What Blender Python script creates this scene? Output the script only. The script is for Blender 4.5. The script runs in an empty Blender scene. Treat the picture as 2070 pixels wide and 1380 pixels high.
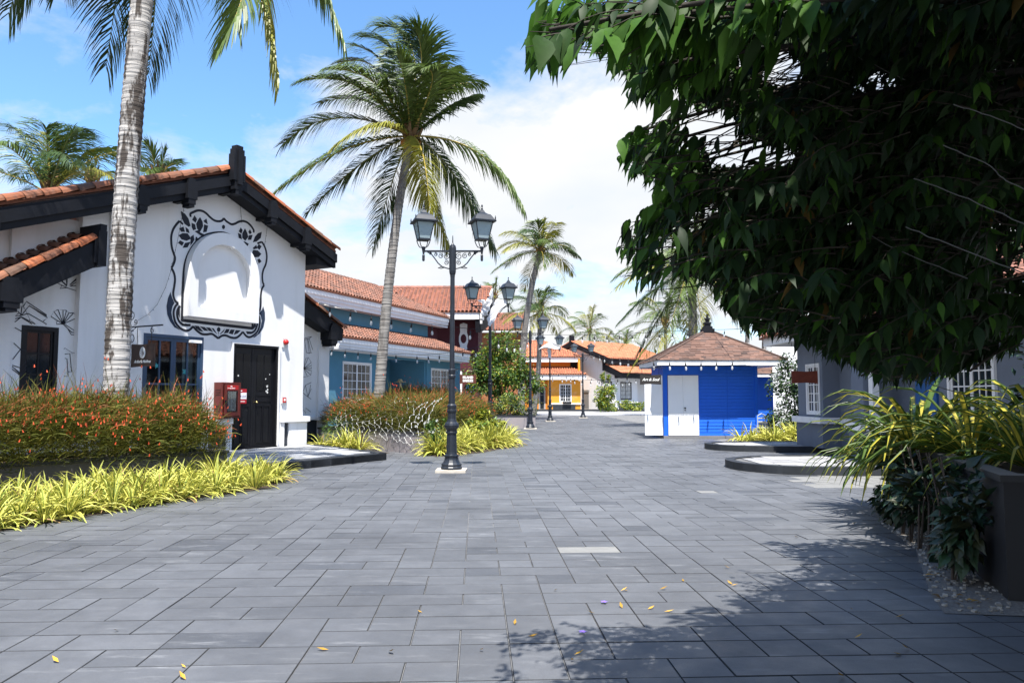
import bpy, bmesh, math, random
from mathutils import Vector, Matrix, noise as mnoise
random.seed(7)
R = math.radians
SC = bpy.context.scene
COL = SC.collection

# ------------------------------------------------------------------ camera
CAM_H = 1.5
PITCH = math.atan(112 / 1552)
cd = bpy.data.cameras.new('camera'); cam = bpy.data.objects.new('camera', cd); COL.objects.link(cam)
cd.lens = 26.99; cd.sensor_width = 36; cd.sensor_fit = 'HORIZONTAL'; cd.clip_end = 3000; cd.clip_start = 0.05
cam.location = (0, 0, CAM_H); cam.rotation_euler = (R(90) + PITCH, 0, 0)
SC.camera = cam

# ------------------------------------------------------------------ sun and sky
SUN_EL, SUN_AZ = R(66.5), R(173)            # azimuth clockwise from +Y: behind the camera, a little to its right
sv = Vector((math.sin(SUN_AZ) * math.cos(SUN_EL), math.cos(SUN_AZ) * math.cos(SUN_EL), math.sin(SUN_EL)))
sd = bpy.data.lights.new('sun', 'SUN'); sun = bpy.data.objects.new('sun', sd); COL.objects.link(sun)
sd.energy = 5.0; sd.angle = R(0.53); sd.color = (1.0, 0.955, 0.88)
sun.rotation_euler = sv.to_track_quat('Z', 'Y').to_euler(); sun.location = (0, -20, 40)

w = bpy.data.worlds.new('World'); SC.world = w; w.use_nodes = True
nt = w.node_tree; nt.nodes.clear(); N = nt.nodes.new; L = nt.links.new
sky = N('ShaderNodeTexSky'); sky.sky_type = 'NISHITA'; sky.sun_disc = False
sky.sun_elevation = SUN_EL; sky.sun_rotation = SUN_AZ; sky.air_density = 1.0; sky.dust_density = 0.3; sky.ozone_density = 2.0
def MA(op, a, b=None, clamp=False):
    n = N('ShaderNodeMath'); n.operation = op; n.use_clamp = clamp
    for i, v in enumerate((a, b)):
        if v is None: continue
        if isinstance(v, (int, float)): n.inputs[i].default_value = v
        else: L(v, n.inputs[i])
    return n.outputs[0]
tc = N('ShaderNodeTexCoord'); sx = N('ShaderNodeSeparateXYZ'); L(tc.outputs['Generated'], sx.inputs[0])
zc = MA('MAXIMUM', sx.outputs[2], 0.0)
den = MA('ADD', zc, 0.22)
cx = MA('DIVIDE', sx.outputs[0], den); cy = MA('DIVIDE', sx.outputs[1], den)
cv = N('ShaderNodeCombineXYZ'); L(cx, cv.inputs[0]); L(cy, cv.inputs[1]); cv.inputs[2].default_value = 3.7
n1 = N('ShaderNodeTexNoise'); n1.inputs['Scale'].default_value = 1.15; n1.inputs['Detail'].default_value = 7; n1.inputs['Roughness'].default_value = 0.56; n1.inputs['Distortion'].default_value = 0.25
mp = N('ShaderNodeMapping'); mp.inputs['Location'].default_value = (0.35, 0.9, 0.0); L(cv.outputs[0], mp.inputs[0]); L(mp.outputs[0], n1.inputs['Vector'])
low = MA('SUBTRACT', 0.62, zc)                              # clouds close up towards the horizon
n3 = N('ShaderNodeTexNoise'); n3.inputs['Scale'].default_value = 3.4; n3.inputs['Detail'].default_value = 8; n3.inputs['Roughness'].default_value = 0.62; n3.inputs['Distortion'].default_value = 0.4; L(cv.outputs[0], n3.inputs['Vector'])
amt = MA('ADD', MA('ADD', n1.outputs['Fac'], MA('MULTIPLY', MA('SUBTRACT', n3.outputs['Fac'], 0.5), 0.34)), MA('MULTIPLY', low, 0.42))
cr = N('ShaderNodeValToRGB'); L(amt, cr.inputs[0])
cr.color_ramp.elements[0].position = 0.49; cr.color_ramp.elements[1].position = 0.645
cr.color_ramp.elements[0].color = (0.0, 0.0, 0.0, 1); cr.color_ramp.elements[1].color = (1, 1, 1, 1)
n2 = N('ShaderNodeTexNoise'); n2.inputs['Scale'].default_value = 1.9; n2.inputs['Detail'].default_value = 4; L(cv.outputs[0], n2.inputs['Vector'])
cc = N('ShaderNodeValToRGB'); L(n2.outputs['Fac'], cc.inputs[0])
cc.color_ramp.elements[0].position = 0.3; cc.color_ramp.elements[1].position = 0.68
cc.color_ramp.elements[0].color = (0.84, 0.90, 0.99, 1); cc.color_ramp.elements[1].color = (1, 1, 1, 1)
tn = N('ShaderNodeVectorMath'); tn.operation = 'MULTIPLY'; L(sky.outputs[0], tn.inputs[0]); tn.inputs[1].default_value = (0.74, 0.97, 1.12)
b1 = N('ShaderNodeBackground'); L(tn.outputs[0], b1.inputs[0]); b1.inputs[1].default_value = 0.112
b2 = N('ShaderNodeBackground'); L(cc.outputs[0], b2.inputs[0]); b2.inputs[1].default_value = 0.435
mx = N('ShaderNodeMixShader'); L(cr.outputs[0], mx.inputs[0]); L(b1.outputs[0], mx.inputs[1]); L(b2.outputs[0], mx.inputs[2])
wo = N('ShaderNodeOutputWorld'); L(mx.outputs[0], wo.inputs[0])

VS = SC.view_settings
SC.display_settings.display_device = 'sRGB'
VS.view_transform = 'Standard'; VS.look = 'None'; VS.gamma = 1; VS.exposure = 1.25; VS.use_curve_mapping = False
SC.cycles.max_bounces = 8; SC.cycles.transparent_max_bounces = 12; SC.cycles.sample_clamp_indirect = 6

# ------------------------------------------------------------------ measuring (camera model used only to lay the place out)
CT, ST = math.cos(PITCH), math.sin(PITCH)
def ray(px, py):
    x = (px - 1035) / 1552; v = (690 - py) / 1552
    return Vector((x, CT - ST * v, ST + CT * v))
def G(px, py, z=0.0):
    d = ray(px, py); t = (z - CAM_H) / d.z; return Vector((d.x * t, d.y * t, z))
def at(px, py, Y):
    d = ray(px, py); t = Y / d.y; return Vector((d.x * t, Y, CAM_H + d.z * t))

# ------------------------------------------------------------------ materials
MATS = {}
def mat(name, col, rough=0.6, var=0.12, scale=4.0, bump=0.0, bscale=60.0, spec=0.4, metal=0.0, rnd=0.0, island=False, trans=0.0, coat=0.0, stain=None, stain_scale=2.0, stain_amt=0.5, hue=None, hpow=1.6, streak=False):
    if name in MATS: return MATS[name]
    m = bpy.data.materials.new(name); m.use_nodes = True; t = m.node_tree; n = t.nodes; l = t.links
    bs = n['Principled BSDF']; bs.inputs['Roughness'].default_value = rough; bs.inputs['Metallic'].default_value = metal
    bs.inputs['Specular IOR Level'].default_value = spec; bs.inputs['Coat Weight'].default_value = coat
    tc = n.new('ShaderNodeTexCoord')
    nz = n.new('ShaderNodeTexNoise'); nz.inputs['Scale'].default_value = scale; nz.inputs['Detail'].default_value = 6; nz.inputs['Roughness'].default_value = 0.6
    l.new(tc.outputs['Object'], nz.inputs['Vector'])
    mr = n.new('ShaderNodeMapRange'); mr.inputs[1].default_value = 0.25; mr.inputs[2].default_value = 0.75
    mr.inputs[3].default_value = 1 - var; mr.inputs[4].default_value = 1 + var; l.new(nz.outputs['Fac'], mr.inputs[0])
    fac = mr.outputs[0]
    rsrc = None
    if rnd or hue:
        if island: g = n.new('ShaderNodeNewGeometry'); rsrc = g.outputs['Random Per Island']
        else: g = n.new('ShaderNodeObjectInfo'); rsrc = g.outputs['Random']
    if rnd:
        m2 = n.new('ShaderNodeMapRange'); m2.inputs[3].default_value = 1 - rnd; m2.inputs[4].default_value = 1 + rnd; l.new(rsrc, m2.inputs[0])
        mm = n.new('ShaderNodeMath'); mm.operation = 'MULTIPLY'; l.new(fac, mm.inputs[0]); l.new(m2.outputs[0], mm.inputs[1]); fac = mm.outputs[0]
    vm = n.new('ShaderNodeVectorMath'); vm.operation = 'SCALE'; vm.inputs[0].default_value = col
    if hue:
        hm = n.new('ShaderNodeMix'); hm.data_type = 'RGBA'; hm.inputs[6].default_value = (*col, 1); hm.inputs[7].default_value = (*hue, 1)
        wn = n.new('ShaderNodeTexWhiteNoise'); wn.noise_dimensions = '1D'; l.new(rsrc, wn.inputs['W'])
        pw = n.new('ShaderNodeMath'); pw.operation = 'POWER'; pw.inputs[1].default_value = hpow; l.new(wn.outputs['Value'], pw.inputs[0])
        l.new(pw.outputs[0], hm.inputs[0]); l.new(hm.outputs[2], vm.inputs[0])
    l.new(fac, vm.inputs['Scale'])
    out = vm.outputs[0]
    if stain:
        ns = n.new('ShaderNodeTexNoise'); ns.inputs['Scale'].default_value = stain_scale; ns.inputs['Detail'].default_value = 8; ns.inputs['Roughness'].default_value = 0.65
        if streak:
            sm_ = n.new('ShaderNodeMapping'); sm_.inputs['Scale'].default_value = (1, 1, .10); l.new(tc.outputs['Object'], sm_.inputs[0]); l.new(sm_.outputs[0], ns.inputs['Vector'])
        else: l.new(tc.outputs['Object'], ns.inputs['Vector'])
        r2 = n.new('ShaderNodeMapRange'); r2.inputs[1].default_value = 0.5; r2.inputs[2].default_value = 0.72; r2.inputs[4].default_value = stain_amt; l.new(ns.outputs['Fac'], r2.inputs[0])
        mi = n.new('ShaderNodeMix'); mi.data_type = 'RGBA'; l.new(r2.outputs[0], mi.inputs[0]); l.new(out, mi.inputs[6]); mi.inputs[7].default_value = (*stain, 1); out = mi.outputs[2]
    l.new(out, bs.inputs['Base Color'])
    if bump:
        nb = n.new('ShaderNodeTexNoise'); nb.inputs['Scale'].default_value = bscale; nb.inputs['Detail'].default_value = 4; l.new(tc.outputs['Object'], nb.inputs['Vector'])
        bp = n.new('ShaderNodeBump'); bp.inputs['Strength'].default_value = bump; bp.inputs['Distance'].default_value = 0.01; l.new(nb.outputs['Fac'], bp.inputs['Height']); l.new(bp.outputs[0], bs.inputs['Normal'])
    if trans:
        tr = n.new('ShaderNodeBsdfTranslucent'); l.new(out, tr.inputs[0])
        ms = n.new('ShaderNodeMixShader'); ms.inputs[0].default_value = trans
        l.new(bs.outputs[0], ms.inputs[1]); l.new(tr.outputs[0], ms.inputs[2]); l.new(ms.outputs[0], n['Material Output'].inputs[0])
    MATS[name] = m
    return m
def glass_mat(name, col=(0.012, 0.016, 0.02), rough=0.06, spec=0.6):
    return mat(name, col, rough=rough, var=0.3, scale=1.5, spec=spec)

# ------------------------------------------------------------------ mesh building
class MB:
    def __init__(s): s.v = []; s.f = []; s.m = []
    def q(s, pts, m=0):
        k = len(s.v); s.v += [tuple(p) for p in pts]; s.f.append(tuple(range(k, k + len(pts)))); s.m.append(m); return s
    def grid(s, rows, m=0, closed=False):
        k = len(s.v); c = len(rows[0])
        for r in rows: s.v += [tuple(p) for p in r]
        for i in range(len(rows) - 1):
            for j in range(c if closed else c - 1):
                j2 = (j + 1) % c
                s.f.append((k + i * c + j, k + i * c + j2, k + (i + 1) * c + j2, k + (i + 1) * c + j)); s.m.append(m)
        return s
    def box(s, x0, x1, y0, y1, z0, z1, m=0, M=None):
        k = len(s.v); P = [Vector((x, y, z)) for z in (z0, z1) for y in (y0, y1) for x in (x0, x1)]
        if M is not None: P = [M @ p for p in P]
        s.v += [tuple(p) for p in P]
        for a in ((0, 2, 3, 1), (4, 5, 7, 6), (0, 1, 5, 4), (1, 3, 7, 5), (3, 2, 6, 7), (2, 0, 4, 6)):
            s.f.append(tuple(k + i for i in a)); s.m.append(m)
        return s
    def ext(s, pts, vec, m=0, cap=True):
        """polygon pts (3D, any winding) extruded along vec"""
        k = len(s.v); n = len(pts); vec = Vector(vec)
        s.v += [tuple(p) for p in pts] + [tuple(Vector(p) + vec) for p in pts]
        if cap:
            s.f.append(tuple(k + n - 1 - i for i in range(n))); s.m.append(m)
            s.f.append(tuple(k + n + i for i in range(n))); s.m.append(m)
        for i in range(n):
            j = (i + 1) % n; s.f.append((k + i, k + j, k + n + j, k + n + i)); s.m.append(m)
        return s
    def tube(s, path, r, n=6, m=0, cap=True):
        path = [Vector(p) for p in path]
        rr = r if isinstance(r, (list, tuple)) else [r] * len(path)
        rows = []; prev = None
        for i, p in enumerate(path):
            t = (path[min(i + 1, len(path) - 1)] - path[max(i - 1, 0)])
            t = t.normalized() if t.length > 1e-9 else Vector((0, 0, 1))
            if prev is None:
                a = Vector((0, 0, 1)) if abs(t.z) < 0.9 else Vector((1, 0, 0)); x = t.cross(a).normalized()
            else:
                x = (prev - t * prev.dot(t)); x = x.normalized() if x.length > 1e-6 else t.orthogonal().normalized()
            prev = x; y = t.cross(x)
            rows.append([p + (x * math.cos(2 * math.pi * j / n) + y * math.sin(2 * math.pi * j / n)) * rr[i] for j in range(n)])
        k = len(s.v); s.grid(rows, m, closed=True)
        if cap:
            s.f.append(tuple(k + j for j in range(n))[::-1]); s.m.append(m)
            e = k + (len(rows) - 1) * n; s.f.append(tuple(e + j for j in range(n))); s.m.append(m)
        return s
    def lathe(s, prof, n=12, c=(0, 0, 0), m=0, sq=False):
        rows = []
        for r, z in prof:
            if sq: rows.append([(c[0] + r * x, c[1] + r * y, c[2] + z) for x, y in ((-1, -1), (1, -1), (1, 1), (-1, 1))])
            else: rows.append([(c[0] + r * math.cos(2 * math.pi * j / n), c[1] + r * math.sin(2 * math.pi * j / n), c[2] + z) for j in range(n)])
        s.grid(rows, m, closed=True)
        k = len(s.v) - len(rows) * len(rows[0]); c_ = len(rows[0])
        s.f.append(tuple(k + j for j in range(c_))[::-1]); s.m.append(m)
        e = k + (len(rows) - 1) * c_; s.f.append(tuple(e + j for j in range(c_))); s.m.append(m)
        return s
    def mesh(s, name, mats, smooth=False):
        me = bpy.data.meshes.new(name); me.from_pydata(s.v, [], s.f)
        for m in (mats if isinstance(mats, (list, tuple)) else [mats]): me.materials.append(m)
        if len(me.materials) > 1: me.polygons.foreach_set('material_index', s.m)
        if smooth: me.polygons.foreach_set('use_smooth', [True] * len(me.polygons))
        me.update(); return me
    def build(s, name, mats, parent=None, smooth=False, loc=(0, 0, 0), rot=(0, 0, 0), fix=False):
        me = s.mesh(name, mats, smooth)
        if fix:
            b = bmesh.new(); b.from_mesh(me); bmesh.ops.recalc_face_normals(b, faces=b.faces); b.to_mesh(me); b.free()
        return link(name, me, parent, loc, rot)
def link(name, data, parent=None, loc=(0, 0, 0), rot=(0, 0, 0)):
    o = bpy.data.objects.new(name, data); COL.objects.link(o); o.location = loc; o.rotation_euler = rot
    if parent is not None: o.parent = parent
    return o
def tag(o, label=None, cat=None, group=None, kind=None):
    for k, v in (('label', label), ('category', cat), ('group', group), ('kind', kind)):
        if v: o[k] = v
    return o
def thing(name, label, cat, loc=(0, 0, 0), rz=0.0, group=None):
    return tag(link(name, None, None, loc, (0, 0, rz)), label, cat, group)
def copy_tree(o, parent=None):
    c = o.copy(); COL.objects.link(c); c.parent = parent
    for ch in list(o.children): copy_tree(ch, c)
    return c
def bezier(p0, p1, p2, n):
    p0, p1, p2 = Vector(p0), Vector(p1), Vector(p2)
    return [(p0 * (1 - t) ** 2 + p1 * 2 * t * (1 - t) + p2 * t * t) for t in (i / n for i in range(n + 1))]
def text_mesh(name, body, size, material, parent, M, align='CENTER', shear=0.0, extrude=0.003, sx=1.0, spacing=1.0, offset=0.0):
    c = bpy.data.curves.new(name, 'FONT'); c.body = body; c.size = size; c.align_x = align; c.align_y = 'CENTER'; c.shear = shear; c.extrude = extrude; c.resolution_u = 2; c.space_character = spacing; c.offset = offset
    o = bpy.data.objects.new(name, c); COL.objects.link(o)
    dg = bpy.context.evaluated_depsgraph_get(); me = bpy.data.meshes.new_from_object(o.evaluated_get(dg))
    bpy.data.objects.remove(o); bpy.data.curves.remove(c)
    me.materials.clear(); me.materials.append(material)
    me.transform(M @ Matrix.Diagonal((sx, 1, 1, 1)))
    return link(name, me, parent)
def wall(mb, u0, u1, z0, z1, y0, y1, ops=(), m=0):
    """wall with rectangular openings, as butted boxes"""
    us = sorted({u0, u1, *[v for o in ops for v in o[:2] if u0 < v < u1]})
    for a, b in zip(us[:-1], us[1:]):
        c = (a + b) / 2; cuts = sorted([(max(o[2], z0), min(o[3], z1)) for o in ops if o[0] < c < o[1]]); z = z0
        for lo, hi in cuts:
            if lo > z: mb.box(a, b, y0, y1, z, lo, m)
            z = max(z, hi)
        if z < z1: mb.box(a, b, y0, y1, z, z1, m)
def facing(origin, ux, uz):
    """matrix whose x runs along ux, y along uz, z out of the face"""
    ux = Vector(ux).normalized(); uz = Vector(uz).normalized(); n = ux.cross(uz)
    return Matrix(((ux.x, uz.x, n.x, origin[0]), (ux.y, uz.y, n.y, origin[1]), (ux.z, uz.z, n.z, origin[2]), (0, 0, 0, 1)))
FRONT = lambda u, y, z: facing((u, y, z), (1, 0, 0), (0, 0, 1))     # lettering on a local front wall (outward -y)

# common materials
M_white = mat('white_render', (0.74, 0.74, 0.745), rough=0.85, var=0.035, scale=1.2, bump=0.12, bscale=45, spec=0.2, stain=(0.62, 0.62, 0.60), stain_scale=2.6, stain_amt=0.5, streak=True)
M_trim = mat('white_trim', (0.78, 0.78, 0.79), rough=0.6, var=0.05, scale=2.5, spec=0.3, stain=(0.50, 0.50, 0.49), stain_scale=6, stain_amt=0.35, streak=True)
M_navy = mat('black_timber', (0.0055, 0.0065, 0.010), rough=0.6, spec=.25, var=0.35, scale=6, bump=0.15, bscale=30)
M_black = mat('black_paint', (0.005, 0.0055, 0.008), rough=0.45, spec=.3, var=0.3, scale=8)
M_ink = mat('mural_paint', (0.011, 0.013, 0.022), rough=0.7, var=0.25, scale=5)
M_inkblue = mat('mural_navy_paint', (0.014, 0.027, 0.055), rough=0.7, var=0.25, scale=5)
M_slate = mat('slate_panel', (0.03, 0.035, 0.045), rough=0.5, var=0.25, scale=3, bump=0.1)
M_bluedoor = mat('blue_frame_paint', (0.030, 0.062, 0.115), rough=0.4, var=0.1)
M_glass = glass_mat('window_glass')
M_kerb = mat('dark_kerb_stone', (0.022, 0.025, 0.030), rough=0.55, var=0.3, scale=5, bump=0.15, rnd=0.15)
TILE_C, TILE_D = (0.40, 0.125, 0.05), (0.16, 0.085, 0.055)
M_tile = mat('terracotta_tile', (0.44, 0.115, 0.035), rough=0.8, var=0.3, scale=14, bump=0.25, bscale=50, rnd=0.3, hue=(0.12, 0.065, 0.042), hpow=.8, stain=(0.085, 0.058, 0.045), stain_scale=7, stain_amt=0.75)
M_tiles = mat('terracotta_tiles', (0.27, 0.112, 0.070), rough=0.85, var=0.22, scale=9, rnd=0.28, island=True, hue=(0.145, 0.078, 0.058), hpow=.7, stain=(0.13, 0.078, 0.06), stain_scale=1.3, stain_amt=0.55)
M_tilepan = mat('terracotta_pan', (0.22, 0.085, 0.05), rough=0.9, var=0.2)
M_tiles_o = mat('terracotta_tiles_orange', (0.44, 0.165, 0.085), rough=0.8, var=0.15, scale=6, rnd=0.18, island=True)
M_soil = mat('soil', (0.05, 0.036, 0.025), rough=1, var=0.4, scale=9, bump=0.6, bscale=40)
M_iron = mat('black_iron', (0.010, 0.011, 0.014), rough=0.45, var=0.3, scale=20, spec=0.5)
# ------------------------------------------------------------------ ground and paving
M_mortar = mat('joint_sand', (0.15, 0.15, 0.152), rough=1, var=0.35, scale=30, stain=(.05, .05, .052), stain_scale=2.2, stain_amt=.85)
def paving_far():
    m = bpy.data.materials.new('paving_far'); m.use_nodes = True; t = m.node_tree; n = t.nodes; l = t.links
    bs = n['Principled BSDF']; bs.inputs['Roughness'].default_value = 0.7
    tc = n.new('ShaderNodeTexCoord'); br = n.new('ShaderNodeTexBrick'); br.inputs['Scale'].default_value = 1.0
    br.inputs['Brick Width'].default_value = 0.6; br.inputs['Row Height'].default_value = 0.3; br.inputs['Mortar Size'].default_value = 0.006
    br.inputs['Color1'].default_value = (0.070, 0.074, 0.083, 1); br.inputs['Color2'].default_value = (0.085, 0.089, 0.098, 1); br.inputs['Mortar'].default_value = (0.2, 0.2, 0.2, 1)
    l.new(tc.outputs['Object'], br.inputs['Vector']); l.new(br.outputs[0], bs.inputs['Base Color'])
    return m
g = MB().q([(-900, -60, -0.06), (900, -60, -0.06), (900, 1500, -0.06), (-900, 1500, -0.06)])
tag(g.build('ground', paving_far()), kind='structure')
U = 0.30; ROT = R(2.6)
def rotp(x, y): return (x * math.cos(ROT) - y * math.sin(ROT), x * math.sin(ROT) + y * math.cos(ROT))
SP_EDGE = [(-6.6, 6.6), (-5.72, 8.75), (-5.0, 10.75), (-4.5, 11.9), (-3.93, 12.95), (-4.2, 13.9), (-5.2, 15.3)]     # planting bed edge, left
def left_of_edge(x, y):
    for (xa, ya), (xb, yb) in zip(SP_EDGE[:-1], SP_EDGE[1:]):
        if ya <= y < yb: return x < xa - .35 + (xb - xa) * (y - ya) / (yb - ya)
    return y < 6.6 and x < -7
GRAVEL = [(3.0, 5.45), (3.2, 6.0), (3.98, 7.7), (4.36, 9.2), (4.9, 10.6)]
def in_gravel(x, y):
    for (xa, ya), (xb, yb) in zip(GRAVEL[:-1], GRAVEL[1:]):
        if ya <= y < yb: return x > xa + (xb - xa) * (y - ya) / (yb - ya)
    return False
tiles = []
rp = random.Random(3)
for band in range(0, 100):
    y0 = 1.2 + band * 2 * U
    x = -13 - rp.choice((0, 1, 2)) * U
    while x < 17:
        k = rp.random()
        if k < 0.36: L_ = [(0, 0, 1, 2)]; wd = 1
        elif k < 0.56: L_ = [(0, 0, 2, 1), (0, 1, 1, 1), (1, 1, 1, 1)] if rp.random() < .5 else [(0, 1, 2, 1), (0, 0, 1, 1), (1, 0, 1, 1)]; wd = 2
        elif k < 0.70: L_ = [(0, 0, 2, 1), (0, 1, 2, 1)]; wd = 2
        else: L_ = [(0, 0, 2, 1), (2, 0, 1, 1), (0, 1, 1, 1), (1, 1, 2, 1)] if rp.random() < .5 else [(0, 1, 2, 1), (2, 1, 1, 1), (0, 0, 1, 1), (1, 0, 2, 1)]; wd = 3
        for a, b, c, d in L_:
            cx_, cy_ = x + (a + c / 2) * U, y0 + (b + d / 2) * U
            X, Y = rotp(cx_, cy_)
            if left_of_edge(X, Y) or in_gravel(X - .35, Y): continue
            if Y > 18 and (X < -6.0): continue
            if X > 7.2 and Y > 15: continue
            if X > 5.2 and 6 < Y < 10: continue
            tiles.append((X, Y, c, d))
        x += wd * U
pave = link('pavement', None); tag(pave, 'grey rectangular concrete pavers laid in courses across the square', None, kind='structure')
def paver_mat(name, island, base, rndv):
    """concrete paver: per-piece tone, blotches and scuffs that run across pieces, fine speckle"""
    m = bpy.data.materials.new(name); m.use_nodes = True; t = m.node_tree; n = t.nodes; l = t.links; bs = n['Principled BSDF']; bs.inputs['Specular IOR Level'].default_value = .65
    geo = n.new('ShaderNodeNewGeometry'); pos = geo.outputs['Position']
    rs_ = geo.outputs['Random Per Island'] if island else n.new('ShaderNodeObjectInfo').outputs['Random']
    def nz(scale, det=5, vec=None, rgh=.6):
        x = n.new('ShaderNodeTexNoise'); x.inputs['Scale'].default_value = scale; x.inputs['Detail'].default_value = det; x.inputs['Roughness'].default_value = rgh; l.new(vec or pos, x.inputs['Vector']); return x.outputs['Fac']
    def mr(v, a, b, c, d):
        x = n.new('ShaderNodeMapRange'); x.inputs[1].default_value = a; x.inputs[2].default_value = b; x.inputs[3].default_value = c; x.inputs[4].default_value = d; l.new(v, x.inputs[0]); return x.outputs[0]
    def mul(a, b):
        x = n.new('ShaderNodeMath'); x.operation = 'MULTIPLY'; l.new(a, x.inputs[0]); l.new(b, x.inputs[1]); return x.outputs[0]
    f = mul(mul(mr(rs_, 0, 1, 1 - rndv, 1 + rndv), mr(nz(.55, 6), .3, .7, .74, 1.28)), mul(mr(nz(5, 7, rgh=.7), .3, .7, .88, 1.12), mr(nz(140, 2), .3, .7, .86, 1.14)))
    vm = n.new('ShaderNodeVectorMath'); vm.operation = 'SCALE'; vm.inputs[0].default_value = base; l.new(f, vm.inputs['Scale'])
    mp = n.new('ShaderNodeMapping'); mp.inputs['Scale'].default_value = (1.0, 5.5, 1); mp.inputs['Rotation'].default_value = (0, 0, .35); l.new(pos, mp.inputs[0])
    sc = mul(mr(nz(1.6, 10, mp.outputs[0], .75), .54, .70, 0, .75), mr(nz(.8, 3), .42, .60, 0, 1))
    mi = n.new('ShaderNodeMix'); mi.data_type = 'RGBA'; l.new(sc, mi.inputs[0]); l.new(vm.outputs[0], mi.inputs[6]); mi.inputs[7].default_value = (.24, .245, .255, 1)
    dk = mr(nz(1.1, 8, rgh=.65), .60, .75, 0, .45); m2 = n.new('ShaderNodeMix'); m2.data_type = 'RGBA'; l.new(dk, m2.inputs[0]); l.new(mi.outputs[2], m2.inputs[6]); m2.inputs[7].default_value = (.060, .064, .074, 1)
    l.new(m2.outputs[2], bs.inputs['Base Color']); l.new(mr(nz(3, 6), .3, .7, .42, .66), bs.inputs['Roughness'])
    bp = n.new('ShaderNodeBump'); bp.inputs['Strength'].default_value = .35; bp.inputs['Distance'].default_value = .004; l.new(nz(220, 3), bp.inputs['Height']); l.new(bp.outputs[0], bs.inputs['Normal'])
    return m
M_pav = paver_mat('paver', False, (.078, .082, .091), .11)
M_pavs = paver_mat('paver_far', True, (.084, .088, .097), .13)
M_pavw = mat('pale_paver', (0.19, 0.19, 0.185), rough=0.75, var=0.2, scale=6, rnd=0.12, stain=(.12, .12, .12), stain_scale=3, stain_amt=.6)
M_pavd = paver_mat('dark_paver', False, (.058, .062, .071), .08)
M_pedge = mat('grimy_paver_edge', (.040, .042, .046), rough=.95, var=.3, scale=20, spec=.1)
def paver_mesh(c, d, name):
    mb = MB(); hx, hy = c * U / 2 - 0.0024, d * U / 2 - 0.0024; e = 0.004
    b = [(-hx, -hy), (hx, -hy), (hx, hy), (-hx, hy)]; tI = [(-hx + e, -hy + e), (hx - e, -hy + e), (hx - e, hy - e), (-hx + e, hy - e)]
    for i in range(4):
        j = (i + 1) % 4
        mb.q([(*b[i], -0.035), (*b[j], -0.035), (*b[j], -e), (*b[i], -e)], 1); mb.q([(*b[i], -e), (*b[j], -e), (*tI[j], 0), (*tI[i], 0)], 1)
    mb.q([(*p, 0) for p in tI])
    return mb
PM = {(c, d): paver_mesh(c, d, 'paver').mesh('paver', [M_pav, M_pedge]) for c, d in ((1, 1), (2, 1), (1, 2))}
PMd = {(c, d): paver_mesh(c, d, 'paver').mesh('paver', [M_pavd, M_pedge]) for c, d in ((1, 1), (2, 1), (1, 2))}
PMw = {(c, d): paver_mesh(c, d, 'paver').mesh('paver', [M_pavw, M_pedge]) for c, d in ((1, 1), (2, 1), (1, 2))}
def inview(X, Y): return Y > 3.3 and abs(X) < 0.70 * Y + 0.25
near = sorted([t for t in tiles if inview(t[0], t[1])], key=lambda t: t[1] + 0.15 * abs(t[0]))[:300]
nearset = set(near)
white_at = min(near, key=lambda t: (t[0] - 0.85) ** 2 + (t[1] - 7.85) ** 2 + (0 if t[2] == 2 else 9))
for t in near:
    X, Y, c, d = t
    src = PMw if t == white_at else (PMd if rp.random() < 0.05 else PM)
    o = link('paver', src[(c, d)], pave, (X, Y, rp.uniform(-0.002, 0.0015)), (R(rp.uniform(-.12, .12)), R(rp.uniform(-.12, .12)), ROT))
far = MB(); cr_, sr_ = math.cos(ROT), math.sin(ROT)
for X, Y, c, d in tiles:
    if (X, Y, c, d) in nearset: continue
    hx, hy = c * U / 2 - 0.0035, d * U / 2 - 0.0035; z = rp.uniform(-0.002, 0.0015); k = len(far.v)
    t1, t2 = rp.uniform(-.0012, .0012), rp.uniform(-.0012, .0012)
    for zz in (0, -0.03):
        for sx_, sy_ in ((-1, -1), (1, -1), (1, 1), (-1, 1)):
            far.v.append((X + sx_ * hx * cr_ - sy_ * hy * sr_, Y + sx_ * hx * sr_ + sy_ * hy * cr_, z + zz + sx_ * t1 + sy_ * t2))
    pale = (4.9 < X < 7.4 and 13.0 < Y < 14.9 and X > 4.9 + (Y - 13) * .35) or (abs(X - 1) > 0 and rp.random() < 0.0012)
    mi_ = 1 if pale else (2 if rp.random() < 0.05 else 0)
    for fc in ((0, 1, 2, 3), (0, 4, 5, 1), (1, 5, 6, 2), (2, 6, 7, 3), (3, 7, 4, 0)): far.f.append(tuple(k + i for i in fc)); far.m.append(mi_ if fc == (0, 1, 2, 3) else 3)
tag(far.build('paver_field', [M_pavs, M_pavw, M_pavd, M_pedge], pave), kind='stuff')
MB().q([(-20, -1, -0.008), (22, -1, -0.008), (22, 64, -0.008), (-20, 64, -0.008)]).build('joint_bed', M_mortar, pave)
# behind and around the camera the same pavers go on
# pale concrete apron in front of the far houses
ap = MB().box(2.0, 22, 63.5, 80.5, -0.05, 0.012)
tag(ap.build('pale_apron', mat('pale_concrete', (0.30, 0.30, 0.31), rough=0.8, var=0.12, scale=1.5)), kind='structure')
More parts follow.
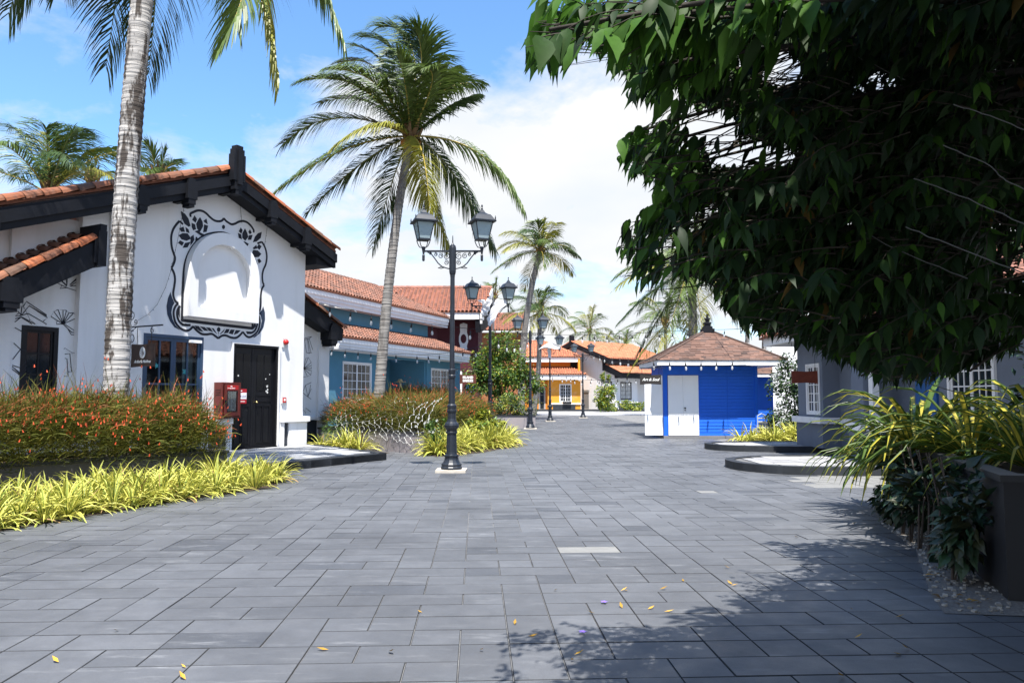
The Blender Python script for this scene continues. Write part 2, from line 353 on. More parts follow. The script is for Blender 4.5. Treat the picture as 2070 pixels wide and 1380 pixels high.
# ------------------------------------------------------------------ shared house parts
def clear_glass():
    m = bpy.data.materials.new('clear_glass'); m.use_nodes = True; t = m.node_tree; n = t.nodes; l = t.links; n.remove(n['Principled BSDF'])
    tr = n.new('ShaderNodeBsdfTransparent'); tr.inputs[0].default_value = (0.72, 0.78, 0.80, 1); gl = n.new('ShaderNodeBsdfGlossy'); gl.inputs['Roughness'].default_value = 0.03
    lw = n.new('ShaderNodeFresnel'); lw.inputs[0].default_value = 1.5; ms = n.new('ShaderNodeMixShader'); l.new(lw.outputs[0], ms.inputs[0]); l.new(tr.outputs[0], ms.inputs[1]); l.new(gl.outputs[0], ms.inputs[2]); l.new(ms.outputs[0], n['Material Output'].inputs[0])
    return m
M_clear = clear_glass()
def tile_roof(A, B, C, D, parent, mats=None, col=0.235, row=0.36, cap_ridge=True, name='roof_tiles', pan_name='roof_deck', rad=0.088):
    A, B, C, D = map(Vector, (A, B, C, D)); e = (B - A).normalized(); s = (C - A) - e * (C - A).dot(e); Ls = s.length; s.normalize(); n = e.cross(s)
    if n.z < 0: n = -n
    W = (B - A).length; oc = (C - A).dot(e); od = (D - A).dot(e)
    t = MB(); rows = int(Ls / row + 0.999)
    for r in range(rows):
        p0 = r * row - 0.025; p1 = min(p0 + row + 0.06, Ls); pm = (max(p0, 0) + p1) / 2 / Ls
        lo, hi = oc * pm, W + (od - W) * pm; k = math.ceil((lo - .03) / col)
        while k * col <= hi + .03:
            x = k * col + random.uniform(-.006, .006); k += 1; hgt = random.uniform(-.006, .006)
            rws = []
            for p, rr, h in ((p0, rad, 0.035), (p1, rad * .82, 0.008)):
                rws.append([A + s * p + e * (x + rr * math.cos(math.pi * (1 - j / 4))) + n * (h + hgt + rr * .85 * math.sin(math.pi * j / 4)) for j in range(5)])
            t.grid(rws)
    if cap_ridge:
        d = (D - C); m_ = max(1, int(d.length / 0.33)); d = d.normalized() if d.length > 1e-6 else e
        for i in range(m_):
            rws = []
            for p, rr in ((i * .33 - .03, .13), (i * .33 + .36, .11)):
                rws.append([C + d * p + s * (-rr * math.cos(math.pi * j / 6) * .9) + Vector((0, 0, .02 + rr * math.sin(math.pi * j / 6))) for j in range(7)])
            t.grid(rws)
    ro = t.build(name, mats or M_tiles, parent, smooth=True); ro['kind'] = 'stuff'
    p = MB(); th = Vector((0, 0, -0.06)); p.ext([A, B, D, C], th); p.build(pan_name, M_tilepan, parent, fix=True)
    return ro
def win(parent, u0, u1, z0, z1, y, nx, nz, leaves=2, m=None, fw=0.07, mw=0.025, depth=0.07, glass=None, out=-1, name='window'):
    """casement window in a local wall whose outside is -y (out=-1); frame proud of y by 2 cm, glass set back"""
    m = m or M_trim; f = MB(); ya, yb = y - 0.025, y + depth
    f.box(u0, u0 + fw, ya, yb, z0, z1); f.box(u1 - fw, u1, ya, yb, z0, z1); f.box(u0 + fw, u1 - fw, ya, yb, z1 - fw, z1); f.box(u0 + fw, u1 - fw, ya, yb, z0, z0 + fw)
    o = f.build(name, m, parent)
    W = (u1 - u0 - 2 * fw) / leaves
    for i in range(leaves):
        a = u0 + fw + i * W; b = a + W; s = MB(); sw = 0.045; ys, ye = y + 0.01, y + 0.05
        s.box(a, a + sw, ys, ye, z0 + fw, z1 - fw); s.box(b - sw, b, ys, ye, z0 + fw, z1 - fw); s.box(a + sw, b - sw, ys, ye, z1 - fw - sw, z1 - fw); s.box(a + sw, b - sw, ys, ye, z0 + fw, z0 + fw + sw)
        for j in range(1, nx):
            x = a + sw + (b - a - 2 * sw) * j / nx; s.box(x - mw / 2, x + mw / 2, ys + .004, ye - .004, z0 + fw + sw, z1 - fw - sw)
        for j in range(1, nz):
            z = z0 + fw + sw + (z1 - z0 - 2 * fw - 2 * sw) * j / nz; s.box(a + sw, b - sw, ys + .008, ye - .008, z - mw / 2, z + mw / 2)
        s.build('sash', m, o)
        MB().box(a + sw * .5, b - sw * .5, y + .028, y + .034, z0 + fw, z1 - fw).build('glass', glass or M_glass, o)
    return o
def stroke(mb, pts, wd, y, closed=False, th=0.004):
    """painted line on a local wall plane: pts are (u,z), built as a thin raised ribbon at y"""
    n = len(pts); P = [Vector((p[0], p[1])) for p in pts]
    Lf, Rt = [], []
    for i in range(n):
        a = P[i - 1] if (i > 0 or closed) else P[i]; b = P[(i + 1) % n] if (i < n - 1 or closed) else P[i]
        t = (b - a); t = t.normalized() if t.length > 1e-9 else Vector((1, 0)); nn = Vector((-t.y, t.x)) * wd / 2
        Lf.append(P[i] + nn); Rt.append(P[i] - nn)
    k = range(n if closed else n - 1)
    for i in k:
        j = (i + 1) % n
        mb.q([(Lf[i].x, y, Lf[i].y), (Rt[i].x, y, Rt[i].y), (Rt[j].x, y, Rt[j].y), (Lf[j].x, y, Lf[j].y)])
def blob(mb, pts, y):
    mb.q([(p[0], y, p[1]) for p in pts])
def smooth2(pts, n=4):
    out = []
    for i in range(len(pts) - 1):
        p0 = pts[max(i - 1, 0)]; p1 = pts[i]; p2 = pts[i + 1]; p3 = pts[min(i + 2, len(pts) - 1)]
        for k in range(n):
            t = k / n
            out.append(tuple(0.5 * (2 * p1[c] + (p2[c] - p0[c]) * t + (2 * p0[c] - 5 * p1[c] + 4 * p2[c] - p3[c]) * t * t + (3 * p1[c] - p0[c] - 3 * p2[c] + p3[c]) * t ** 3) for c in (0, 1)))
    out.append(tuple(pts[-1])); return out
def stepped(mb, u, y0, y1, zt, zb, wd, m=0):
    """stepped timber corbel, widest in the middle"""
    h = zt - zb
    mb.box(u - wd * .5, u + wd * .5, y0, y1, zb + h * .28, zt - h * .18, m)
    mb.box(u - wd * .36, u + wd * .36, y0 + .01, y1, zb + h * .10, zb + h * .28, m); mb.box(u - wd * .26, u + wd * .26, y0 + .02, y1, zb, zb + h * .10, m)
    mb.box(u - wd * .40, u + wd * .40, y0 + .005, y1, zt - h * .18, zt - h * .07, m); mb.box(u - wd * .28, u + wd * .28, y0 + .01, y1, zt - h * .07, zt, m)

# ------------------------------------------------------------------ white gable house (front left)
WP = Vector((-6.732, 20.241, 0)); WD = Vector((0.48684, 0.87349, 0)); WN = Vector((0.87349, -0.48684, 0)); WRZ = math.atan2(WD.y, WD.x)
def wuz(px, py, w=0.0):
    d = ray(px, py); t = (WP.dot(WN) + w) / (d.x * WN.x + d.y * WN.y); p = Vector((d.x * t, d.y * t, CAM_H + d.z * t)); r = p - WP
    return (r.dot(WD), p.z)
def wworld(u, y, z): return WP + WD * u - WN * y + Vector((0, 0, z))
wh = thing('gable_house', 'white gabled house with black timber trim and floral arch mural', 'house', WP, WRZ)
PKU, PKZ, SL = -1.30, 7.18, 0.378
def zr(u): return PKZ - SL * abs(u - PKU)
M_doorglass = mat('black_door_glass', (.004, .0045, .006), rough=.25, spec=.25)
DOOR = (-0.81, 0.72, 0.17, 2.86); BD = (-3.32, -1.69, 0.17, 2.95); LW = (-5.86, -5.12, 0.55, 2.93)
wm = MB()
wall(wm, -4.20, 1.70, 0, 3.2, 0, .28, (DOOR, BD))
wm.ext([(-4.20, 0, 3.2), (1.70, 0, 3.2), (1.70, 0, zr(1.70) - .12), (PKU, 0, PKZ - .12), (-4.20, 0, zr(-4.20) - .12)], (0, .28, 0))
wall(wm, -4.80, -4.20, 0, zr(-4.8) - .12, .05, .28)
wall(wm, -6.12, -4.80, 0, 3.2, .20, .45, (LW,))
wm.box(-6.12, -4.80, .20, .45, 3.2, zr(-6.12) - .12)
wm.box(-11.5, -6.12, .08, .45, 0, zr(-11.5) - .12 + .0); wm.ext([(-11.5, .30, zr(-11.5) - .12), (-6.12, .30, zr(-11.5) - .12), (-6.12, .30, zr(-6.12) - .12)], (0, .15, 0))
wm.box(1.42, 1.70, .28, 9, 0, zr(1.7) - .12)                                     # side wall
wm.build('wall', M_white, wh, fix=True)
# right wing, set back
rwm = MB(); rwm.box(1.70, 4.05, 1.30, 1.55, 0, 4.1); rwm.box(3.62, 4.08, 1.22, 1.30, .84, 3.6); rwm.box(4.05, 4.3, 1.55, 9, 0, 3.6)
rwm.build('wing_wall', M_white, wh)
lg = MB(); lg.box(3.52, 4.20, 1.10, 1.34, .78, .90); lg.box(1.9, 3.52, 1.16, 1.30, .80, .89); lg.box(3.64, 4.04, 1.20, 1.30, 0, .78)
lg.build('wing_ledge', M_trim, wh); MB().box(2.3, 3.62, 1.27, 1.30, .1, .79).build('wing_base_panel', M_slate, wh)
# plinth and ledges either side of the door
for a, b, pa, pb in ((-1.66, -.86, -1.56, -1.0), (.86, 1.84, .93, 1.10)):
    l_ = MB(); l_.box(a, b, -.16, 0, .82, .96); l_.box(a + .03, b - .03, -.13, -.002, .80, .82); l_.box(a + .05, pa, -.10, -.002, .1, .80); l_.box(pb, b - .06, -.10, -.002, .1, .80); l_.build('ledge', M_trim, wh)
    MB().box(pa, pb, -.05, -.002, .12, .80).build('base_panel', M_slate, wh)
MB().box(-3.4, -1.66, -.04, -.003, .0, .17).build('threshold', M_slate, wh)
# timber roof edges
bm_ = MB()
for u0, u1 in ((-11.5, PKU), (PKU, 2.40)):
    for (o1, o2, yy0, yy1) in ((-.10, -.55, -.50, -.40), (-.16, -.40, -.56, -.50), (-.22, -.52, -.40, -.02)):
        bm_.ext([(u0, yy0, zr(u0) + o1), (u1, yy0, zr(u1) + o1), (u1, yy0, zr(u1) + o2), (u0, yy0, zr(u0) + o2)], (0, yy1 - yy0, 0))
bm_.build('barge_board', M_navy, wh, fix=True)
sf = MB(); sf.ext([(1.72, -.40, zr(1.72) - .14), (2.42, -.40, zr(2.42) - .14), (2.42, -.40, zr(2.42) - .52), (1.72, -.40, zr(2.42) - .52)], (0, 9, 0)); sf.build('eave_box', M_navy, wh, fix=True)
orn = MB(); stepped(orn, -1.33, -.70, -.50, 7.74, 6.50, .36); stepped(orn, -1.33, -.50, -.02, 7.05, 6.56, .30); orn.box(-1.40, -1.26, -.74, -.70, 6.75, 7.62); orn.build('ridge_post', M_navy, wh)
for ub, zb in ((-6.9, 4.25), (-3.86, 5.52), (-2.62, 5.92), (-.10, 6.0), (1.16, 5.52)):
    k = MB(); stepped(k, ub, -.63, -.36, zr(ub) - .08, zb, .27); k.box(ub - .07, ub + .07, -.36, -.01, zb + .15, zr(ub) - .5); k.build('bracket', M_navy, wh)
tile_roof((2.46, -.45, zr(2.46)), (2.46, 9, zr(2.46)), (PKU, -.45, PKZ), (PKU, 9, PKZ), wh, name='roof_tiles_right_slope')
tile_roof((-11.5, 9, zr(-11.5)), (-11.5, -.45, zr(-11.5)), (PKU, 9, PKZ), (PKU, -.45, PKZ), wh, cap_ridge=False, name='roof_tiles_left_slope')
def barrel(r0=.150, r1=.108, ln=.46, n=8):
    mb = MB()
    o_ = [[(x, rr * math.cos(math.pi * j / n), rr * math.sin(math.pi * j / n)) for j in range(n + 1)] for x, rr in ((0, r0), (ln, r1))]
    i_ = [[(x, rr * math.cos(math.pi * j / n), rr * math.sin(math.pi * j / n)) for j in range(n + 1)] for x, rr in ((ln, r1 - .016), (0, r0 - .016))]
    mb.grid(o_ + i_); mb.f += []
    return mb.mesh('verge_tile', M_tile, smooth=False)
BAR = barrel()
def verge(p0, p1, parent, n=None):
    """run of overlapping barrel tiles climbing from p0 to p1 in the local x-z plane"""
    p0, p1 = Vector(p0), Vector(p1); d = p1 - p0; n = n or int(d.length / .36); a = math.atan2(d.z, math.hypot(d.x, d.y)); hz = math.atan2(d.y, d.x)
    for i in range(n):
        p = p0 + d * (i / n) + Vector((0, 0, .0))
        o = link('verge_tile', BAR, parent, p, (R(random.uniform(-2, 2)), -a + R(-4.0), hz + R(random.uniform(-1, 1))))
verge((-11.5, -.44, zr(-11.5) + .0), (PKU - .15, -.44, zr(PKU - .15)), wh)
verge((2.50, -.44, zr(2.50)), (PKU + .15, -.44, zr(PKU + .15)), wh)
# lower roof over the left wing
lz = lambda u: 4.86 + .60 * (u + 4.75)
lb = MB()
lb.ext([(-9.5, -.62, lz(-9.5) - .06), (-4.78, -.62, lz(-4.78) - .06), (-4.78, -.62, lz(-4.78) - .60), (-9.5, -.62, lz(-9.5) - .52)], (0, .12, 0))
lb.ext([(-9.5, -.50, lz(-9.5) - .16), (-4.85, -.50, lz(-4.85) - .16), (-4.85, -.50, lz(-4.85) - .30), (-9.5, -.50, lz(-9.5) - .30)], (0, .70, 0))
lb.build('lower_barge_board', M_navy, wh, fix=True)
k = MB(); k.box(-4.90, -4.72, -.70, .05, 4.2, 4.93); k.box(-4.86, -4.72, -.68, .04, 4.93, 5.07); k.box(-4.96, -4.90, -.66, .03, 4.25, 4.80); k.build('lower_roof_post', M_navy, wh)
k = MB(); stepped(k, -6.55, -.74, .05, 3.72, 3.08, .40); k.build('bracket', M_navy, wh)
verge((-9.5, -.56, lz(-9.5) - .03), (-4.95, -.56, lz(-4.95) - .03), wh)
tile_roof((-9.5, -.42, lz(-9.5) - .06), (-4.95, -.42, lz(-4.95) - .06), (-9.5, .28, lz(-9.5) + .16), (-4.95, .28, lz(-4.95) + .16), wh, cap_ridge=False, name='lower_roof_tiles', pan_name='lower_roof_deck', row=.3)
# right wing roof edge
a = wuz(621, 607, -.9); b = wuz(690, 662, -.9)
sl2 = (b[1] - a[1]) / (b[0] - a[0]); rz2 = lambda u: b[1] + sl2 * (u - b[0])
u0_, u1_ = 1.72, b[0]
lb = MB(); lb.ext([(u0_, .85, rz2(u0_) - .05), (u1_ + .05, .85, rz2(u1_) - .05), (u1_, .85, rz2(u1_) - .42), (u0_, .85, rz2(u0_) - .62)], (0, .5, 0)); lb.build('wing_barge_board', M_navy, wh, fix=True)
k = MB(); stepped(k, u1_ - .42, .78, 1.3, rz2(u1_ - .42) - .1, rz2(u1_) - .62, .36); k.build('bracket', M_navy, wh)
verge((u1_ + .1, .90, rz2(u1_ + .1)), (u0_ + .02, .90, rz2(u0_ + .02)), wh)
tile_roof((u1_ + .1, .95, rz2(u1_ + .1) - .02), (u1_ + .1, 9, rz2(u1_ + .1) - .02), (u0_, .95, rz2(u0_) - .02), (u0_, 9, rz2(u0_) - .02), wh, cap_ridge=False, name='wing_roof_tiles', pan_name='wing_roof_deck')
# arched niche
AC, AR, AZ0, AZS = -1.225, 1.075, 3.42, 4.50
def arch(c, r, zb, zs, n=20, rz_=None): return [(c - r, zb), (c + r, zb)] + [(c + r * math.cos(math.pi * i / n), zs + (rz_ or r) * math.sin(math.pi * i / n)) for i in range(n + 1)]
ao = arch(AC, AR, AZ0, AZS, 24, 1.10); ai = arch(AC - .02, .80, AZ0 + .24, AZS + .02, 24, .78)
nm = MB(); dpt = .20
nm.grid([[(p[0], -.0, p[1]) for p in ao], [(p[0], -dpt, p[1]) for p in ao], [(p[0], -dpt, p[1]) for p in ai], [(p[0], -.05, p[1]) for p in ai]], closed=True)
nm.q([(p[0], -.05, p[1]) for p in ai]); nm.build('niche', M_white, wh, fix=True)
# mural painted round the niche
def mc(p): return wuz(320 + p[0] * .20287, 420 + p[1] * .20290)
MU = MB(); MV = MB(); y_ = -.006
LW_ = .058
segs = [[(322,92),(318,62),(345,45),(390,28),(435,32),(475,55),(510,90),(550,122),(590,135),(630,130),(652,105)], [(652,105),(672,130),(700,150),(730,165),(765,158),(800,140),(845,133),(890,150),(925,185),(950,225),(945,245)],
 [(245,165),(210,132)], [(210,132),(180,165),(150,210),(130,270),(128,340),(135,400),(150,450),(165,500),(155,550),(130,600)], [(130,600),(155,650),(165,710),(158,780),(148,840),(152,890),(170,930),(198,952)], [(198,952),(170,980),(152,1030),(155,1090),(175,1150),(220,1200),(270,1222),(310,1215),(345,1180)], [(345,1180),(380,1220),(430,1255),(480,1260),(530,1255),(565,1275),(595,1300)],
 [(985,355),(1030,340)], [(1030,340),(1050,370),(1070,420),(1080,490),(1070,560),(1045,620),(1035,680),(1040,740),(1053,770)], [(1053,770),(1030,810),(1020,870),(1020,940),(1015,1000),(1000,1035),(970,1058)], [(970,1058),(1000,1080),(1010,1130),(1000,1200),(970,1250),(920,1285),(880,1280),(840,1235)], [(840,1235),(810,1270),(770,1295),(720,1290),(670,1270),(630,1275),(595,1300)],
 [(215,975),(190,1020),(188,1080),(210,1135),(255,1165),(320,1168)], [(965,1100),(985,1150),(965,1215),(925,1245),(880,1240)]]
for s in segs: stroke(MU, smooth2([mc(p) for p in s]), LW_ if len(s) > 2 else LW_ * .9, y_)
ab = [(235,1125),(240,900),(250,700),(262,580),(290,480),(340,390),(400,320),(460,280),(530,258),(600,250),(660,255),(730,285),(790,335)]
stroke(MU, smooth2([mc(p) for p in ab]), .075, y_); stroke(MU, [mc((228,1118)), mc((600,1162)), mc((938,1200))], .075, y_); stroke(MU, [mc((935,1205)), mc((937,1150))], .06, y_)
for P_ in ([(222,32),(265,60),(300,110),(320,180),(300,190),(260,160),(235,110)], [(415,92),(440,140),(445,185),(415,240),(385,210),(375,160),(395,120)], [(360,75),(385,115),(370,150),(335,120)], [(330,150),(365,165),(375,215),(345,225),(330,190)], [(478,108),(492,165),(462,148),(447,132)], [(455,165),(495,180),(480,240),(445,245)], [(405,220),(415,245),(460,268),(425,280),(360,235)],
 [(200,275),(240,252),(290,255),(315,290),(320,310),(280,330),(230,315)], [(205,205),(250,188),(265,240),(225,240)], [(268,190),(300,215),(310,255),(275,240)], [(195,350),(215,325),(255,345),(235,380)], [(240,400),(265,350),(320,340),(290,395)], [(320,290),(350,268),(358,320),(340,350),(318,378)], [(365,310),(410,300),(400,325),(372,345)],
 [(862,205),(885,250),(895,290),(865,330),(835,300),(835,255)], [(820,195),(840,225),(825,260),(800,235)], [(792,250),(825,265),(832,315),(800,300)], [(912,215),(930,250),(910,265),(895,240)], [(900,275),(938,270),(925,320),(890,320)], [(860,335),(900,360),(880,395),(840,380),(818,350)], [(1030,240),(1020,300),(980,335),(940,345),(960,290),(990,255)],
 [(1025,460),(1000,490),(955,495),(930,455),(945,420),(990,425)], [(1000,360),(1028,385),(1005,420),(980,395)], [(940,400),(975,370),(985,405),(950,415)], [(1005,505),(1028,535),(1000,555),(985,520)], [(935,500),(970,510),(990,565),(955,550)], [(895,420),(925,440),(930,500),(910,470),(890,445)],
 [(360,1172),(400,1177),(450,1237),(410,1225),(375,1200)], [(410,1180),(460,1187),(500,1227),(455,1222)], [(470,1190),(515,1194),(545,1237),(505,1225)], [(525,1197),(550,1200),(588,1262),(560,1238)], [(605,1262),(662,1202),(652,1230),(622,1255)], [(675,1207),(710,1207),(695,1245),(650,1250)], [(720,1212),(760,1214),(740,1260),(700,1250)], [(770,1217),(820,1220),(790,1250),(750,1265)], [(215,1145),(310,1160),(280,1180),(235,1175)], [(870,1232),(935,1232),(915,1255),(885,1258)], [(195,1000),(215,985),(212,1100),(196,1060)], [(965,1110),(972,1180),(940,1215),(940,1190)]):
    blob(MU, [mc(p) for p in P_], y_)
for cx_, cy_, rx_, ry_ in ((648,192,16,22),(600,1212,18,25),(597,1248,6,7),(597,1270,4,5),(378,300,10,11),(878,410,8,9)):
    blob(MU, [mc((cx_ + rx_ * math.cos(i * .6283), cy_ + ry_ * math.sin(i * .6283))) for i in range(10)], y_)
for P_ in ([(122,835),(95,900),(80,980),(88,1060),(115,1130),(160,1190),(215,1218),(170,1170),(140,1110),(128,1040),(140,980),(160,948),(140,905),(125,860)], [(1043,980),(1060,1040),(1062,1110),(1045,1190),(1010,1250),(960,1290),(940,1292),(990,1250),(1020,1190),(1030,1120),(1020,1070),(998,1055),(1030,1020)]):
    MV = MB(); blob(MV, [mc(p) for p in P_], y_); MV.build('mural_crescent', M_inkblue, wh)
tag(MU.build('mural_outline', M_ink, wh), kind='stuff')
# open books drawn on the wings
BK = MB()
def bkc(p): return wuz(p[0] * .1956, 520 + p[1] * .1956, -.20)
fan = [(525,610),(555,560),(600,540),(650,545),(685,548),(710,575),(760,575),(805,620)]
books = [[(600,210),(730,135),(770,128),(782,150)],[(600,210),(690,290)],[(680,205),(690,290)],[(680,205),(720,165),(760,140)],[(690,290),(695,215),(805,150),(808,200),(720,285)],[(720,285),(825,200)],[(735,290),(838,225)],[(838,225),(870,270),(780,345),(690,315)],[(690,315),(590,265),(610,225),(690,300)],[(690,315),(618,322),(640,290)],[(720,300),(800,290),(850,245)],
 [(205,280),(300,345),(435,270),(435,235),(410,215)],[(205,282),(300,362),(445,275)],[(210,285),(298,352),(420,275)],
 [(220,600),(300,500),(480,605)],[(245,500),(270,455),(480,595),(470,610)],[(300,500),(490,625),(445,660)],[(290,580),(480,690),(470,698)],[(220,600),(290,580)],[(220,615),(360,690)],[(220,620),(330,690)],[(150,670),(220,615)],[(220,600),(180,555)],[(215,605),(155,605),(190,580)],[(215,595),(225,510),(245,505)],[(215,620),(155,635)],
 [(650,690),(740,775),(785,778),(857,680)],[(660,685),(770,760),(857,645)],[(700,740),(735,800),(790,800),(852,712)],[(650,690),(580,690),(590,655)],
 [(150,725),(285,800)],[(140,885),(210,950),(275,965)],[(210,950),(130,1055)],[(125,1115),(205,1140),(270,1075)],[(125,1130),(215,1200),(270,1118)],[(125,1155),(215,1225),(270,1155)],[(668,1000),(720,995),(738,1183),(703,1180)],[(668,1043),(690,1048),(703,1228),(662,1228)]]
for i in range(len(fan) - 1): books.append([(650, 690), fan[i], fan[i + 1], (650, 690)] if i % 2 == 0 else [(650, 690), fan[i], fan[i + 1]])
cutb = [0, 11, 14, 26, 30, 31, 33, 36, 38]
for k_ in range(len(cutb) - 1):
    BK = MB()
    for s in books[cutb[k_]:cutb[k_ + 1]] + (books[38:] if k_ == 3 else []): stroke(BK, [bkc(p) for p in s], .017, .194)
    if k_ == 1: blob(BK, [bkc(p) for p in ((230,272),(300,340),(430,262),(432,240),(300,322))], .193)
    if k_ == 6: blob(BK, [bkc(p) for p in ((125,1130),(215,1200),(240,1165),(215,1225))], .193)
    BK.build('book_drawing', M_ink, wh)
BR = MB()
def brc(p): return wuz(400 + p[0] * .1957, 660 + p[1] * .1957, -1.30)
books = [[(1100,140),(1100,120),(1175,103),(1145,125),(1100,135)],[(1100,135),(1120,265),(1150,280),(1130,130)],[(1135,125),(1165,270)],[(1165,105),(1150,130),(1185,240)],[(1120,265),(1140,275),(1175,268)],[(1080,680),(1110,605),(1170,575)],[(1135,725),(1110,605)],[(1135,725),(1165,600)],[(1135,725),(1080,680)],[(1170,640),(1135,725)],[(1135,725),(1168,748)],[(1090,860),(1112,895),(1112,840),(1165,880)]]
fan = [(1110,330),(1140,318),(1170,370),(1172,400),(1172,430),(1172,455),(1165,500),(1130,515),(1090,520)]
for i in range(len(fan) - 1): books.append([(1092, 430), fan[i], fan[i + 1], (1092, 430)] if i % 2 == 0 else [(1092, 430), fan[i], fan[i + 1]])
for sl_ in (books[:5], books[12:], books[5:11], books[11:12]):
    BR = MB()
    for s in sl_: stroke(BR, [brc(p) for p in s], .016, 1.294)
    BR.build('book_drawing', M_ink, wh)
# black double door
a, b, c, d = DOOR
df = MB(); df.box(a, a + .06, -.03, .20, c, d); df.box(b - .06, b, -.03, .20, c, d); df.box(a + .06, b - .06, -.03, .20, d - .06, d); df.box(a, b, -.05, .2, c - .05, c + .03)
df.build('door_frame', M_black, wh)
ms = MB(); ms.box(a - .05, a - .002, -.06, 0, c, d + .05); ms.box(b + .002, b + .05, -.06, 0, c, d + .05); ms.box(a - .002, b + .002, -.06, 0, d + .002, d + .05); ms.build('door_moulding', M_trim, wh)
mid = (a + b) / 2
for x0, x1 in ((a + .06, mid - .002), (mid + .002, b - .06)):
    lf = MB(); lf.box(x0, x1, .06, .10, c + .03, d - .06)
    W_ = x1 - x0
    def fr(u0, u1, z0, z1):
        for q in ((u0, u1, z0, z0 + .025), (u0, u1, z1 - .025, z1), (u0, u0 + .025, z0 + .025, z1 - .025), (u1 - .025, u1, z0 + .025, z1 - .025)): lf.box(q[0], q[1], .045, .06, q[2], q[3])
    lf.box(x0, x0 + .07, .05, .06, c + .03, d - .06); lf.box(x1 - .07, x1, .05, .06, c + .03, d - .06)
    fr(x0 + .1, x1 - .1, 1.38, 1.56)
    for h in (0, 1): fr(x0 + .1 + h * (W_ - .2) / 2, x0 + .1 + (h + 1) * (W_ - .2) / 2 - .03, .30, 1.28)
    o = lf.build('door_leaf', M_black, wh)
    for h in (0, 1): MB().box(x0 + .1 + h * (W_ - .2) / 2, x0 + .1 + (h + 1) * (W_ - .2) / 2 - .03, .052, .058, 1.66, 2.62).build('pane', M_doorglass, o)
kn = MB().lathe([(.0, 0), (.02, .0), (.012, .03), (.03, .05), (.03, .07), (0.0, .085)], 10).build('door_knob', mat('brass', (.6, .45, .2), rough=.3, metal=1), wh, smooth=True, loc=(mid + .07, .05, 1.36), rot=(R(90), 0, 0))
pt = mat('peeled_paint', (.6, .6, .58), rough=.9)
pm = MB()
for uu, zz, s_ in ((-.60, 1.72, .05), (-.63, 1.66, .06), (.42, 1.78, .05), (.44, 1.70, .05), (.40, 1.66, .04), (.43, 1.62, .045), (-.56, 2.05, .03), (.36, 1.98, .025), (.5, 2.1, .02)):
    n_ = 7; pm.q([(uu + s_ * (.4 + .6 * random.random()) * math.cos(i * 6.283 / n_), .0485, zz + s_ * (.4 + .6 * random.random()) * math.sin(i * 6.283 / n_)) for i in range(n_)])
pm.build('paint_chips', pt, wh)
# blue glazed double door
a, b, c, d = BD; mid = (a + b) / 2
f = MB(); fw = .07; f.box(a, a + fw, .0, .16, c, d); f.box(b - fw, b, .0, .16, c, d); f.box(a + fw, b - fw, .0, .16, d - fw, d); f.box(a + fw, b - fw, .0, .16, c, c + .05)
fo = f.build('glazed_door_frame', M_bluedoor, wh)
zs = [c + .05, 1.10, 1.78, d - fw]
for li, (x0, x1) in enumerate(((a + fw, mid - .002), (mid + .002, b - fw))):
    s = MB(); st = .065; s.box(x0, x0 + st, .03, .09, zs[0], zs[-1]); s.box(x1 - st, x1, .03, .09, zs[0], zs[-1])
    zz = [zs[0] + .12, 1.02, 1.80, zs[-1] - .08]
    s.box(x0 + st, x1 - st, .03, .09, zs[0], zz[0]); s.box(x0 + st, x1 - st, .03, .09, zz[3], zs[-1])
    for z_ in zz[1:3]: s.box(x0 + st, x1 - st, .03, .09, z_ - .022, z_ + .022)
    um = x0 + .52 * (x1 - x0); s.box(um - .02, um + .02, .034, .086, zz[0], zz[3])
    so = s.build('glazed_door_leaf', M_bluedoor, wh)
    for i in range(3):
        for (p, q) in ((x0 + st, um - .02), (um + .02, x1 - st)):
            MB().box(p, q, .055, .061, zz[i] + (.022 if i else 0), zz[i + 1] - (.022 if i < 2 else 0)).build('pane', M_clear, so)
MB().tube([(mid + .16, .03, 1.12), (mid + .16, -.05, 1.12), (mid + .16, -.05, .74), (mid + .16, .03, .74)], .014, 8).build('pull_handle', mat('steel', (.6, .6, .6), rough=.25, metal=1), wh, smooth=True)
cl = MB(); cl.box(mid + .40, mid + .72, -.06, 0.02, 2.80, 2.87); cl.build('door_closer', M_trim, wh)
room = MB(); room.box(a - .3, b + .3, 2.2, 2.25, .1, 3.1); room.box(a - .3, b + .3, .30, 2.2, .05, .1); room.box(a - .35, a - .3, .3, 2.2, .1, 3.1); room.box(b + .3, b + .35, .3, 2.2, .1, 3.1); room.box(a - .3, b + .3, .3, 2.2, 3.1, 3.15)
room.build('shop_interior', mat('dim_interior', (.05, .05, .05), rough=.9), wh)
cu = MB(); cu.grid([[(b - .36 + .03 * i, .30 + .03 * math.sin(i * 1.9), z) for i in range(10)] for z in (.15, 2.85)]); cu.build('curtain', mat('pale_curtain', (.42, .47, .48), rough=.9), wh, smooth=True)
sh = MB(); 
for i, z in enumerate((.7, 1.15, 1.55)): sh.box(a + .1, mid + .3, .9, 1.3, z, z + .03)
for i in range(9): sh.box(a + .15 + i * .13, a + .21 + i * .13, 1.0, 1.1, 1.18, 1.18 + .1 + .15 * random.random())
for i in range(3): sh.box(a + .1 + i * .4, a + .13 + i * .4, .95, .99, .1, 1.9)
sh.build('shelf', mat('warm_wood', (.16, .085, .035), rough=.7), wh)
for (su, sz, sr, ang) in ((mid + .35, 2.1, .10, .3), (mid - .42, 2.22, .08, 1.0)):
    st = MB(); st.q([(su + (sr if i % 2 == 0 else sr * .4) * math.sin(ang + i * .6283), .052, sz + (sr if i % 2 == 0 else sr * .4) * math.cos(ang + i * .6283)) for i in range(10)]); st.build('starfish_sticker', mat('turquoise', (.05, .30, .32), rough=.6), wh)
